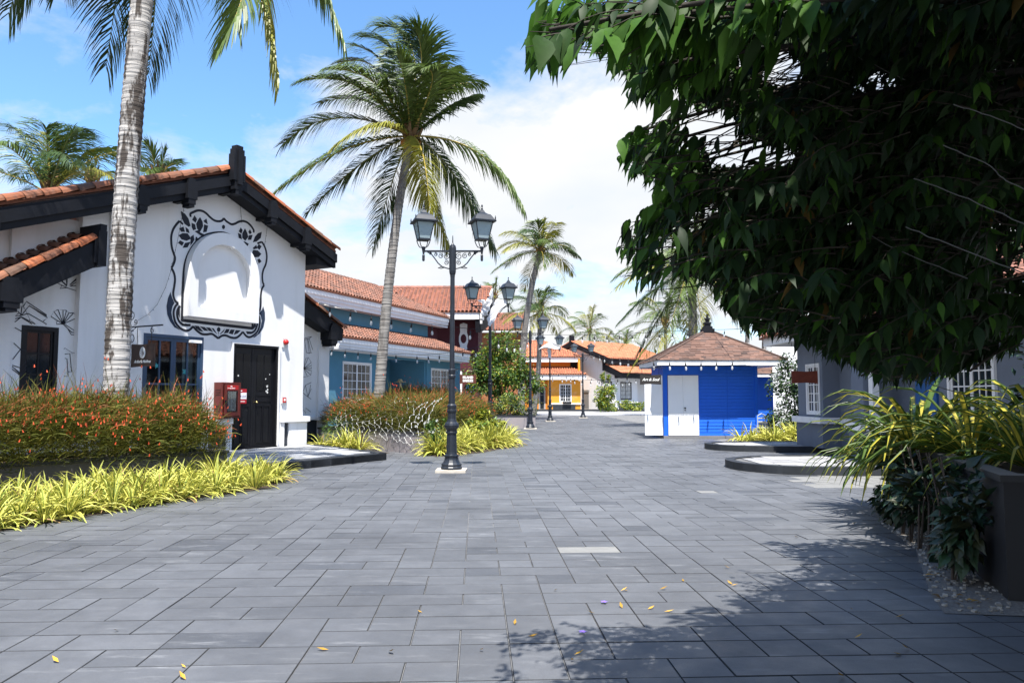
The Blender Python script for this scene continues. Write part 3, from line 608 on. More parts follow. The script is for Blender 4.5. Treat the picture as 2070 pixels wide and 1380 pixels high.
# black window in the left wing
a, b, c, d = LW
win(wh, a, b, c, d, .22, 2, 5, leaves=1, m=M_black, fw=.09, mw=.03, depth=.2, name='window')
MB().box(a + .42, a + .56, .262, .268, c + .1, d - .12).build('window_blind', mat('pale_curtain'  , (.5, .5, .5)), wh)

# entrance platform: kerb and individually laid tiles
PL = [(-4.6, 3.95), (.28, 4.12), (1.95, 0.35), (1.86, .17), (-4.6, .17)]     # (u, w out of the wall)
plat = thing('entrance_platform', 'raised entrance platform of pale tiles with dark kerb before the white gabled house', 'platform', WP, WRZ)
pb = MB(); pb.ext([(u, -w_, .0) for u, w_ in PL], (0, 0, .150)); pb.build('platform_base', M_kerb, plat, fix=True)
kb = MB()
for (u0, w0), (u1, w1) in zip(PL[:2], PL[1:3]):
    dv = Vector((u1 - u0, -(w1 - w0), 0)); nn = Vector((-dv.y, dv.x, 0)).normalized() * .18; n_ = max(1, round(dv.length / .6))
    for i in range(n_):
        p = Vector((u0, -w0, 0)) + dv * (i / n_); q = Vector((u0, -w0, 0)) + dv * ((i + 1) / n_) - dv.normalized() * .004
        e = MB(); e.ext([p, q, q + nn, p + nn], (0, 0, .17)); e.build('kerb_stone', M_kerb, plat, fix=True)
M_ptile = mat('platform_tile', (.34, .345, .36), rough=.7, var=.12, scale=5, rnd=.30, hue=(.15, .16, .175))
pt_me = MB().box(-.142, .142, -.142, .142, .151, .172).mesh('platform_tile', M_ptile)
for i in range(-16, 7):
    for j in range(0, 14):
        u_, w_ = i * .29 + .1, .32 + j * .29
        if w_ > 3.75: continue
        if u_ > .28 - .34 + (4.12 - w_) * (1.67 / 3.77) or u_ < -3.9: continue
        if (-4.0 < u_ < -3) and w_ > 9: continue
        link('platform_tile', pt_me, plat, (u_, -w_, random.uniform(-.001, .001)))
# ------------------------------------------------------------------ blue house
BO = Vector((-6.96, 31.0, 0)); BDv = Vector((0.353, 0.936, 0)).normalized(); BN = Vector((BDv.y, -BDv.x, 0)); BRZ = math.atan2(BDv.y, BDv.x)
def buz(px, py, y=0.0):
    d = ray(px, py); t = (BO.dot(BN) - y) / (d.x * BN.x + d.y * BN.y); p = Vector((d.x * t, d.y * t, CAM_H + d.z * t)); r = p - BO
    return (r.dot(BDv), p.z)
M_blue = mat('blue_render', (0.085, 0.225, 0.32), rough=.8, var=.06, scale=1.5, bump=.08, spec=.2, stain=(.07, .19, .27), stain_scale=1.2, stain_amt=.5)
bh = thing('blue_house', 'long blue house with two tiled roofs and white fascia boards behind the flowering hedge', 'house', BO, BRZ)
b = MB(); W1 = (1.12, 3.44, 1.38, 3.0); PO = (4.65, 8.60, .45, 3.3); W2 = (9.36, 11.7, 1.45, 3.0)
wall(b, -.25, 13.0, 0, 3.46, .6, .8, (W1, PO, W2))
b.box(-.25, -.05, .8, 8, 0, 3.9); b.box(12.8, 13.0, .8, 6, 0, 3.46)
b.box(4.45, 4.65, .8, 2.8, 0, 3.46); b.box(8.60, 8.80, .8, 2.8, 0, 3.46); wall(b, 4.65, 8.60, 0, 3.46, 2.6, 2.8, ((6.6, 7.75, .5, 3.05),))
b.box(4.65, 8.6, .8, 2.6, .3, .5); b.box(3.9, 4.40, .54, .6, 0, 3.3); b.box(8.75, 9.2, .54, .6, 0, 3.3); b.box(12.2, 12.9, .54, .6, 0, 3.3)
b.box(-5, 11.9, 2.1, 2.3, 3.6, 5.6)
b.build('wall', M_blue, bh)
MB().box(11.9, 13.2, 2.12, 2.3, 3.6, 5.6).build('maroon_panel', mat('maroon_render', (.075, .014, .022), rough=.8, var=.1, scale=2), bh)
win(bh, *W1, .6, 3, 4); win(bh, *W2, .6, 3, 4); win(bh, 6.6, 7.75, .5, 3.05, 2.62, 2, 5, leaves=1, name='porch_door')
f = MB()
for z0, z1, yy in ((3.44, 3.58, .06), (3.58, 3.72, .03), (3.72, 3.93, 0)): f.box(0 - yy * .5, 13.05, yy, .5, z0, z1)
f.box(-.6, 0, .25, 5, 3.50, 3.93); f.build('lower_fascia', M_trim, bh)
MB().box(.05, 13.0, .5, 2.1, 3.40, 3.44).build('soffit', M_trim, bh)
f = MB()
for z0, z1, yy in ((5.46, 5.62, 1.58), (5.62, 5.78, 1.54), (5.78, 6.02, 1.5)): f.box(-5.2, 13.4, yy, 2.05, z0, z1)
f.build('upper_fascia', M_trim, bh)
tile_roof((-.1, -.02, 3.95), (13.2, -.02, 3.95), (1.0, 2.12, 4.78), (12.0, 2.12, 4.78), bh, cap_ridge=False, name='lower_roof_tiles', pan_name='lower_roof_deck')
tile_roof((-.1, 2.3, 3.95), (-.1, -.10, 3.95), (.9, 2.12, 4.78), (1.0, 2.12, 4.78), bh, cap_ridge=False, name='lower_hip_tiles', pan_name='lower_hip_deck')
yr = 4.6; rl = buz(618, 543, yr); rr_ = buz(767, 581, yr)
tile_roof((-5.2, 1.48, 6.04), (13.55, 1.48, 6.04), (-5.2, yr, rl[1]), (rr_[0], yr, rl[1]), bh, name='upper_roof_tiles', pan_name='upper_roof_deck')
tile_roof((13.55, 1.48, 6.04), (13.55, 7.8, 6.04), (rr_[0], yr, rl[1]), (rr_[0] + .1, yr, rl[1]), bh, cap_ridge=False, name='upper_hip_tiles', pan_name='upper_hip_deck')

# ------------------------------------------------------------------ maroon house
mh = thing('maroon_house', 'maroon house with white gable trim and white painted ornament beside the blue house', 'house', (-2.2, 45.2, 0))
M_mar = mat('maroon_render', (.075, .014, .022), rough=.8, var=.1, scale=2)
b = MB(); b.box(-6, 0, 0, .2, 0, 6.1); b.box(0, .2, 0, 6, 0, 6.1); b.ext([(0, 0, 6.1), (0, 6, 6.1), (0, 3, 7.9)], (.2, 0, 0)); b.build('wall', M_mar, mh, fix=True)
tile_roof((-7, -1.1, 6.42), (.42, -1.1, 6.42), (-7, 2.2, 8.25), (.95, 2.2, 8.25), mh, mats=mat('brown_roof_tiles', (.25, .098, .066), rough=.85, var=.2, scale=9, rnd=.3, island=True, hue=(.17, .080, .06), hpow=.9), name='roof_tiles')
tile_roof((.95, 5.5, 6.42), (-7, 5.5, 6.42), (.95, 2.2, 8.25), (-7, 2.2, 8.25), mh, cap_ridge=False, name='rear_roof_tiles', pan_name='rear_roof_deck')
f = MB(); f.box(-7, .3, -1.05, -.5, 5.98, 6.38); f.build('fascia', M_trim, mh)
f = MB()
f.ext([(.35, -1.1, 6.38), (.90, 2.2, 8.22), (.90, 2.2, 7.75), (.35, -1.1, 5.9)], (.12, 0, 0)); f.ext([(.90, 2.2, 8.22), (.90, 5.5, 6.38), (.90, 5.5, 5.9), (.90, 2.2, 7.75)], (.12, 0, 0))
for i in range(7):
    t = i / 7; f.box(.36 + .54 * t, .48 + .54 * t, -1.1 + 3.3 * t, -.85 + 3.3 * t, 5.72 + 1.84 * t, 6.0 + 1.84 * t)
f.build('scalloped_barge_board', M_trim, mh, fix=True)
k = MB(); k.ext([(.36, -1.0, 5.92), (.92, 2.1, 7.7), (.92, 2.1, 6.0), (.40, -.9, 5.2)], (-.3, 0, 0)); k.build('gable_soffit', M_navy, mh, fix=True)
om = MB(); y_ = -.006
pts = [(-.22, 5.78), (.0, 5.86), (.22, 5.78), (.20, 5.3), (.27, 5.05), (.27, 4.75), (.20, 4.5), (.22, 4.3), (.12, 4.2), (.10, 4.05), (.02, 4.22), (-.02, 4.05), (-.10, 4.22), (-.16, 4.1), (-.22, 4.3), (-.20, 4.5), (-.27, 4.75), (-.27, 5.05), (-.20, 5.3)]
om.ext([(p[0] - .66, y_ - .02, p[1]) for p in pts], (0, .02, 0)); om.build('painted_ornament', M_trim, mh, fix=True)
om = MB(); om.ext([(-.66 + .17 * math.cos(i * .3927), y_ - .03, 4.92 + .27 * math.sin(i * .3927)) for i in range(16)], (0, .008, 0)); om.build('ornament_oval', M_mar, mh, fix=True)
win(mh, -.55, .0, .6, 2.6, -.02, 1, 2, leaves=1, m=M_mar, name='window')
k = MB(); k.box(-.5, -.05, -.05, -.022, .9, 2.2); k.build('display', mat('blue_display', (.03, .12, .32), rough=.6), mh)
MB().box(-1.15, -.72, -.15, -.002, 0, 3.0).build('white_pilaster', M_trim, mh)

# ------------------------------------------------------------------ cream house behind
ch = thing('cream_house', 'cream house showing only its tiled roof and white gable above the leafy tree', 'house', (0, 68, 0))
b = MB(); b.box(-8, 1.0, 0, 6, 0, 7.2); b.build('wall', mat('cream_render', (.30, .12, .05), rough=.85), ch)
tile_roof((-8.4, -1, 7.35), (1.2, -1, 7.35), (-8.4, 2.4, 9.1), (1.35, 2.4, 9.1), ch, mats=mat('brown_roof_tiles', (.36, .13, .075)), name='roof_tiles')
f = MB(); f.ext([(1.35, -1, 7.3), (1.45, 2.4, 9.05), (1.45, 2.4, 8.5), (1.35, -1, 6.7)], (.15, 0, 0)); f.ext([(1.45, 2.4, 9.05), (1.45, 5.8, 7.3), (1.45, 5.8, 6.7), (1.45, 2.4, 8.5)], (.15, 0, 0)); f.build('barge_board', M_trim, ch, fix=True)
f = MB(); f.ext([(1.0, -.6, 7.2), (1.0, 5.4, 7.2), (1.0, 2.4, 8.6)], (.3, 0, 0)); f.build('gable', M_navy, ch, fix=True)

# ------------------------------------------------------------------ orange house
oh = thing('orange_house', 'orange house with two tiled roofs at the end of the square', 'house', (7.3, 82, 0))
def orange_mat():
    m = mat('orange_render', (.62, .20, .022), rough=.8, var=.06, scale=1.2, stain=(.72, .33, .03), stain_scale=.8, stain_amt=.6); return m
M_or = orange_mat(); M_ye = mat('yellow_render', (.70, .30, .03), rough=.8, var=.06, scale=.8, stain=(.75, .45, .30), stain_scale=.55, stain_amt=.9)
b = MB(); wall(b, -3.5, 0, 0, 3.5, 0, .2, ((-2.25, -.95, .95, 2.88), )); b.box(-.2, 0, .2, 9, 0, 5.6); b.build('front_wall', M_ye, oh)
b = MB(); wall(b, -12, -3.5, 0, 3.5, .35, .55, ((-4.45, -3.72, .05, 2.6),)); b.box(-12, 0, 1.6, 1.8, 3.5, 5.6); b.box(-3.5, -3.3, .2, .35, 0, 3.5); b.build('wall', M_or, oh)
f = MB(); f.box(-12, .55, -.75, .2, 3.32, 3.86); f.build('lower_fascia', M_trim, oh)
f = MB(); f.box(-12, .05, .75, 1.6, 5.25, 5.8); f.build('upper_fascia', M_trim, oh)
tile_roof((-12, -.85, 3.88), (.7, -.85, 3.88), (-12, 1.6, 4.75), (-.8, 1.6, 4.75), oh, mats=M_tiles_o, cap_ridge=False, name='lower_roof_tiles', pan_name='lower_roof_deck', col=.26, row=.42)
tile_roof((-12, .65, 5.82), (.25, .65, 5.82), (-12, 4.4, 7.75), (-3.6, 4.4, 7.75), oh, mats=M_tiles_o, name='upper_roof_tiles', pan_name='upper_roof_deck', col=.26, row=.42)
tile_roof((.25, .65, 5.82), (.25, 8.2, 5.82), (-3.6, 4.4, 7.75), (-3.5, 4.4, 7.75), oh, mats=M_tiles_o, cap_ridge=False, name='hip_roof_tiles', pan_name='hip_roof_deck', col=.26, row=.42)
win(oh, -2.25, -.95, .95, 2.88, 0, 3, 5); win(oh, -4.45, -3.72, .05, 2.6, .36, 1, 3, leaves=1, m=mat('grey_door', (.35, .33, .31)), fw=.12, name='door')
k = MB(); k.box(-3.4, -2.9, -.1, -.002, .70, .86); k.box(-2.9, -.0, -.1, -.002, .70, .86); k.build('ledge', M_trim, oh)
MB().box(-2.95, -.55, -.05, -.002, .05, .70).build('base_panel', M_slate, oh)
k = MB(); k.box(-1.9, -1.0, -.32, -.1, .80, .95); 
for i in range(7): k.tube([(-1.85 + i * .13, -.2, .9), (-1.85 + i * .13, -.2, 1.05)], .05, 5)
k.build('window_box', M_black, oh)
MB().box(-.95, -.02, 1.5, 1.598, 4.4, 5.25).build('louvre', M_navy, oh)

# ------------------------------------------------------------------ far white house with black trim
FO = Vector((10.24, 82.25, 0)); fh = thing('far_white_house', 'white house with black trim and orange tiled roofs closing the end of the square', 'house', FO, math.atan2(.66, .75))
b = MB(); b.box(0, .25, 0, 10, 0, 5.6); b.ext([(0, 0, 5.6), (0, 10, 5.6), (0, 5, 7.5)], (.25, 0, 0))
b.box(0, 10, 0, .25, 4.0, 5.6); wall(b, 0, 3.7, 0, 4.2, -1.0, -.8, ((.9, 2.7, 1.2, 3.1),)); wall(b, 3.7, 10, 0, 4.2, .3, .5, ((3.9, 5.2, 0, 2.9),))
b.box(0, .25, -.8, 0, 0, 4.4); b.box(3.5, 3.7, -.8, .3, 0, 4.2); b.build('wall', M_white, fh, fix=True)
f = MB()
f.ext([(-.55, -.7, 5.55), (-.55, 5, 7.65), (-.55, 5, 7.15), (-.55, -.7, 5.05)], (.55, 0, 0)); f.ext([(-.55, 5, 7.65), (-.55, 10.7, 5.55), (-.55, 10.7, 5.05), (-.55, 5, 7.15)], (.55, 0, 0)); f.box(0, 10.5, -.65, -.05, 5.10, 5.56)
f.box(-.6, -.05, 4.85, 5.15, 7.3, 8.35); f.build('black_trim', M_navy, fh, fix=True)
f = MB(); f.ext([(-.35, -2.1, 4.0), (-.35, .3, 5.05), (-.35, .3, 4.35), (-.35, -2.1, 3.45)], (.3, 0, 0)); f.box(-.05, 10.5, -2.0, -1.0, 3.5, 3.98); f.box(-.4, 0, .2, .4, 4.3, 5.4); f.build('lower_black_trim', M_navy, fh, fix=True)
tile_roof((-.5, -.75, 5.60), (10.5, -.75, 5.60), (-.5, 5, 7.72), (10.5, 5, 7.72), fh, mats=M_tiles_o, name='roof_tiles', col=.28, row=.45)
tile_roof((10.5, 10.75, 5.60), (-.5, 10.75, 5.60), (10.5, 5, 7.72), (-.5, 5, 7.72), fh, mats=M_tiles_o, cap_ridge=False, name='rear_roof_tiles', pan_name='rear_roof_deck', col=.28, row=.45)
tile_roof((-.3, -2.2, 4.05), (10.5, -2.2, 4.05), (-.3, 0, 5.0), (10.5, 0, 5.0), fh, mats=M_tiles_o, cap_ridge=False, name='lower_roof_tiles', pan_name='lower_roof_deck', col=.28, row=.45)
win(fh, .9, 2.7, 1.2, 3.1, -1.0, 3, 4, m=M_black, glass=mat('curtained_glass', (.5, .5, .48), rough=.2, var=.25, scale=3))
gw = link('gable_window_mount', None, fh, (0, 0, 0), (0, 0, R(-90)))
o = win(gw, -.5, .6, 1.25, 3.15, -.02, 2, 4, leaves=1, m=M_black, glass=mat('curtained_glass', (.5, .5, .48)))
for q in [o]: q.parent = fh; q.rotation_euler = (0, 0, R(-90))
bpy.data.objects.remove(gw)
k = MB(); k.box(.3, 3.75, -1.14, -1.0, .84, 1.0); k.box(-.14, .0, -1.1, 1.2, .84, 1.0); k.build('ledge', M_trim, fh)
MB().box(.6, 3.2, -1.06, -1.002, .05, .84).build('base_panel', M_slate, fh)
MB().box(3.9, 5.2, .34, .40, 0, 2.9).build('door', M_black, fh)
k = MB(); k.box(-.75, -.7, 2.1, 2.9, .2, 2.2); k.box(-.8, -.66, 2.05, 2.95, 2.0, 2.25); k.build('menu_board', mat('grey_board', (.2, .2, .2)), fh)
# dark kerb line before the far houses
kf = MB(); kf.box(1.5, 14.5, 80.2, 80.5, 0, .22); tag(kf.build('far_kerb', M_kerb), kind='structure')

# ------------------------------------------------------------------ blue kiosk
M_kblue = mat('kiosk_blue_paint', (.010, .115, .62), rough=.55, var=.06, scale=2.5, bump=.06, spec=.35, stain=(.010, .10, .54), stain_scale=1.5, stain_amt=.6)
M_wpanel = mat('white_door_paint', (.80, .80, .81), rough=.6, var=.03, scale=2, spec=.3)
M_shing = mat('asphalt_shingle', (.150, .084, .062), rough=.95, var=.2, scale=30, rnd=.35, island=True, hue=(.085, .058, .050))
def kiosk(x, y, label, full=True):
    r = thing('kiosk', label, 'kiosk', (x, y, 0))
    hw, dp, zt, ov = 1.72, 2.3, 2.62, .80; ovl = .35
    m = MB(); m.box(-hw, hw, .03, dp, .08, zt); m.build('wall', M_kblue, r)
    MB().box(-hw - .02, hw, -.12, dp + .1, 0, .10).build('base', mat('kiosk_base', (.16, .16, .17), rough=.9), r)
    n = 21; h = (zt - .10) / n
    for x0, x1 in ((-.43, .61), (.625, hw - .10)):
        for i in range(n):
            z = .10 + i * h; p = MB(); p.ext([(x0, .03, z), (x0, .010, z + .004), (x0, .021, z + h - .002), (x0, .03, z + h - .002)], (x1 - x0, 0, 0)); p.build('siding_plank', M_kblue, r, fix=True)
            if not full and i > 3: pass
    MB().box(-hw, -hw + .15, -.03, .03, .10, zt).build('corner_board', M_kblue, r); MB().box(hw - .10, hw, -.03, .03, .10, zt).build('corner_board', M_kblue, r); MB().box(-hw + .15, -.43, -.025, .03, 2.30, zt).build('door_header', M_kblue, r)
    for x0, x1 in ((-hw + .17, -1.012), (-1.006, -.445)):
        d = MB(); d.box(x0, x1, -.05, .02, .12, 2.28); d.box(x0 + .0, x1, -.058, -.05, .92, .945); o = d.build('door_leaf', M_wpanel, r)
        if x1 > -.9: MB().box(x0 + .03, x0 + .09, -.085, -.058, 1.08, 1.12).tube([(x0 + .06, -.06, 1.02), (x0 + .06, -.09, 1.02)], .02, 8).build('handle', M_black, o)
    if full:
        s = MB(); s.box(-hw - .68, -hw - .03, -.04, .02, .12, 2.28); s.box(-hw - .48, -hw - .03, -.048, -.04, .95, .97)
        for sg in (1, -1):
            s.tube([(-hw - .60, -.042, .92 if sg > 0 else .2), (-hw - .12, -.042, .2 if sg > 0 else .92)], .006, 4)
        s.build('open_shutter', M_wpanel, r)
    f = MB(); a, al, bq = hw + ov, hw + ovl, ov
    for x0, x1, y0, y1 in ((-al, a, -bq, -bq + .06), (-al, a, dp + ov - .06, dp + ov), (-al, -al + .06, -bq + .06, dp + ov - .06), (a - .06, a, -bq + .06, dp + ov - .06)): f.box(x0, x1, y0, y1, 2.62, 2.80)
    f.build('fascia', M_trim, r); MB().box(-al + .06, a - .06, -bq + .06, dp + ov - .06, 2.66, 2.70).build('soffit', M_trim, r)
    ap = Vector(((a - al) / 2, dp / 2, 4.03)); cs = [Vector((-al - .03, -bq - .03, 2.80)), Vector((a + .03, -bq - .03, 2.80)), Vector((a + .03, dp + ov + .03, 2.80)), Vector((-al - .03, dp + ov + .03, 2.80))]
    sh = MB(); rs = random.Random(5)
    for i in range(4):
        A, B = cs[i], cs[(i + 1) % 4]; rows = 17
        e = (B - A).normalized(); s = ap - A; s = s - e * s.dot(e); n_ = e.cross(s).normalized(); n_ = n_ if n_.z > 0 else -n_
        sh.q([A, B, ap])
        for k in range(rows):
            t0, t1 = k / rows, min((k + 1.15) / rows, 1); l0, r0 = A.lerp(ap, t0), B.lerp(ap, t0); Wd = (r0 - l0).length; Wt = (A.lerp(ap, t1) - B.lerp(ap, t1)).length; xx = -rs.random() * .3
            while xx < Wd:
                w_ = rs.choice((.16, .22, .30, .36)); a0, a1 = max(xx, 0), min(xx + w_ - .006, Wd); xx += w_
                if a1 - a0 < .02: continue
                ins = (A.lerp(ap, t1) - l0).dot(e); in2 = Wd - ins - Wt; b0, b1 = max(a0, ins), min(a1, Wd - in2)
                if b1 < b0: b0 = b1 = min(max((a0 + a1) / 2, ins), Wd - in2)
                h_ = rs.choice((.010, .016, .022)); sv_ = s.normalized() * ((t1 - t0) * s.length)
                p = [l0 + e * a0 + n_ * h_, l0 + e * a1 + n_ * h_, l0 + e * b1 + sv_ + n_ * .004, l0 + e * b0 + sv_ + n_ * .004]
                sh.q(p); sh.q([l0 + e * a0, l0 + e * a1, p[1], p[0]])
    tag(sh.build('shingles', M_shing, r), kind='stuff')
    hp = MB()
    for c in cs: hp.tube([c + Vector((0, 0, .02)), ap + Vector((0, 0, .03))], .045, 5)
    hp.build('hip_caps', mat('hip_cap', (.09, .06, .05), rough=.95), r)
    if full:
        f = MB()
        for k, (hw_, h0, h1) in enumerate(((.22, -.10, .05), (.16, .05, .14), (.10, .14, .24), (.13, .24, .30), (.06, .30, .40), (.09, .40, .46), (.03, .46, .62))): f.box(ap.x - hw_, ap.x + hw_, ap.y - hw_, ap.y + hw_, ap.z + h0, ap.z + h1)
        f.build('finial', M_navy, r)
    return r
kiosk(7.22, 28.0, 'bright blue kiosk with white doors and brown shingle roof on the square')
kiosk(14.2, 44.0, 'blue kiosk half hidden behind the nearer kiosk beside the tall white wall', full=False)

# ------------------------------------------------------------------ tall white building and the grey building on the right
tb = thing('tall_white_building', 'tall plain white building behind the grey building', 'building', (11.2, 33, 0))
b = MB(); b.ext([(0, 0, 0), (9, 0, 0), (9, 8, 0), (3.2, 8, 0)], (0, 0, 6.2)); b.build('wall', M_white, tb, fix=True); f = MB(); f.ext([(-.1, -.15, 6.2), (9.1, -.15, 6.2), (9.1, 8.1, 6.2), (3.15, 8.1, 6.2)], (0, 0, .25)); f.build('parapet', M_trim, tb, fix=True)
M_grey = mat('blue_grey_render', (.15, .175, .225), rough=.8, var=.08, scale=1.5, bump=.1, spec=.2, stain=(.12, .14, .18), stain_scale=1.1, stain_amt=.5)
gb = thing('grey_building', 'blue-grey building with white ledges and casement window beside the kiosk', 'building', (8.2, 20.3, 0))
b = MB()
# bay, local x to the right, y away
b.box(0, .2, 1.75 - .65, 1.75, .15, 3.3); b.box(0, .2, 0, .18, .15, 3.3); b.box(0, .2, .18, 1.1, .15, 1.02); b.box(0, .2, .18, 1.1, 2.40, 3.3); b.box(.2, 3.5, 0, .2, .15, 3.3); b.box(.2, 3.5, 1.55, 1.75, .15, 3.3)
b.box(-.05, 0, -.05, 1.80, .15, .80); b.box(0, .45, -.05, 0, .15, .80)
b.box(.45, .65, -8.5, -1.05, .15, 3.3); b.box(.45, .65, -.80, 0, .15, 3.3); b.box(.45, .65, -1.05, -.80, .15, 1.0); b.box(.45, .65, -1.05, -.80, 2.5, 3.3)
b.box(-.42, .0, -3.25, -2.65, .15, 3.3); b.box(-.48, .02, -3.30, -2.60, .15, .76)
b.build('wall', M_grey, gb)
l_ = MB(); l_.box(-.16, .0, -.16, 1.86, .80, .96); l_.box(0, .45, -.16, 0, .80, .96); l_.box(-.56, .06, -3.38, -2.54, .76, .92); l_.box(.36, .45, -2.6, -.16, .80, .94); l_.build('ledge', M_trim, gb)
o = win(gb, -1.10, -.18, 1.02, 2.40, 0, 2, 5, leaves=2, fw=.06); o.rotation_euler = (0, 0, R(-90))
o = win(gb, .80, 1.05, 1.0, 2.5, .45, 1, 5, leaves=1, fw=.05); o.rotation_euler = (0, 0, R(-90))
MB().box(-.33, -.18, -3.50, -3.32, .15, 3.2).build('downpipe_post', M_trim, gb)
MB().box(.40, .45, -4.7, -3.9, .15, 2.4).build('blue_door', mat('door_blue_paint', (.02, .10, .30), rough=.5), gb)
o = win(gb, 5.1, 6.6, 1.0, 2.4, .42, 3, 4, leaves=2, fw=.08); o.rotation_euler = (0, 0, R(-90))
f = MB(); f.box(-.75, -.60, -9, 2.4, 2.98, 3.22); f.box(-.60, 3.5, 2.25, 2.4, 2.98, 3.22); f.box(-.6, .5, -9, 2.25, 3.14, 3.18); f.build('fascia', M_trim, gb)
tile_roof((-.85, 2.5, 3.24), (-.85, -9, 3.24), (3.0, 1.0, 4.9), (3.0, -9, 4.9), gb, mats=mat('brown_roof_tiles', (.36, .13, .075)), name='roof_tiles')
tile_roof((4, 2.5, 3.24), (-.85, 2.5, 3.24), (4, .6, 4.1), (1.0, .6, 4.1), gb, mats=mat('brown_roof_tiles', (.36, .13, .075)), cap_ridge=False, name='hip_roof_tiles', pan_name='hip_roof_deck')

# ------------------------------------------------------------------ rounded tile platforms before the grey building
def outline(pts, n=6):
    q = smooth2(pts, n); return q
NEAR = outline([(8.6, 14.75), (6.6, 14.78), (5.5, 14.95), (4.95, 15.35), (4.62, 16.0), (4.62, 16.8), (4.95, 17.35), (5.7, 17.85), (7.0, 18.1), (8.6, 18.2)])
FARP = outline([(8.6, 20.9), (7.2, 21.05), (6.4, 21.3), (5.85, 21.7), (5.6, 22.3), (5.78, 22.95), (6.5, 23.45), (8.6, 23.7)])
def inside(p, poly):
    c = False; j = len(poly) - 1
    for i in range(len(poly)):
        if (poly[i][1] > p[1]) != (poly[j][1] > p[1]) and p[0] < (poly[j][0] - poly[i][0]) * (p[1] - poly[i][1]) / (poly[j][1] - poly[i][1]) + poly[i][0]: c = not c
        j = i
    return c
M_rt = mat('pale_platform_tile', (.33, .33, .335), rough=.75, var=.12, scale=6, rnd=.22, hue=(.19, .19, .20))
rt_me = MB().box(-.146, .146, -.146, .146, .13, .152).mesh('platform_tile', M_rt)
for poly, lab in ((NEAR, 'rounded tile platform with dark kerb nearest the right hand hedge'), (FARP, 'smaller rounded tile platform with dark kerb near the blue kiosk')):
    r = thing('tile_platform', lab, 'platform', (0, 0, 0), 0, 'rounded platforms before the grey building')
    cx_, cy_ = sum(p[0] for p in poly) / len(poly) + .8, sum(p[1] for p in poly) / len(poly)
    inn = []
    for i, p in enumerate(poly):
        a, c = poly[max(i - 1, 0)], poly[min(i + 1, len(poly) - 1)]; t = Vector((c[0] - a[0], c[1] - a[1])).normalized(); inn.append((p[0] + t.y * .20, p[1] - t.x * .20))
    if inside(inn[len(inn) // 2], poly) is False: inn = [(2 * p[0] - q[0], 2 * p[1] - q[1]) for p, q in zip(poly, inn)]
    MB().ext([(*p, 0) for p in inn], (0, 0, .135)).build('platform_base', mat('screed', (.12, .12, .12)), r, fix=True)
    st = 2
    for i in range(0, len(poly) - st, st):
        q = [(*poly[k], 0) for k in range(i, i + st + 1)] + [(*inn[k], 0) for k in range(i + st, i - 1, -1)]
        q[st] = tuple(Vector(q[st]) * .994 + Vector(q[st - 1]) * .006); MB().ext(q, (0, 0, .16)).build('kerb_stone', M_kerb, r, fix=True)
    x = 4.6
    while x < 8.55:
        y = 14.8
        while y < 24:
            if inside((x, y), inn) and all(inside((x + a, y + c), inn) for a, c in ((-.12, -.12), (.12, -.12), (.12, .12), (-.12, .12)) if x < 8.3): link('platform_tile', rt_me, r, (x, y, random.uniform(-.001, .001)))
            y += .30
        x += .30
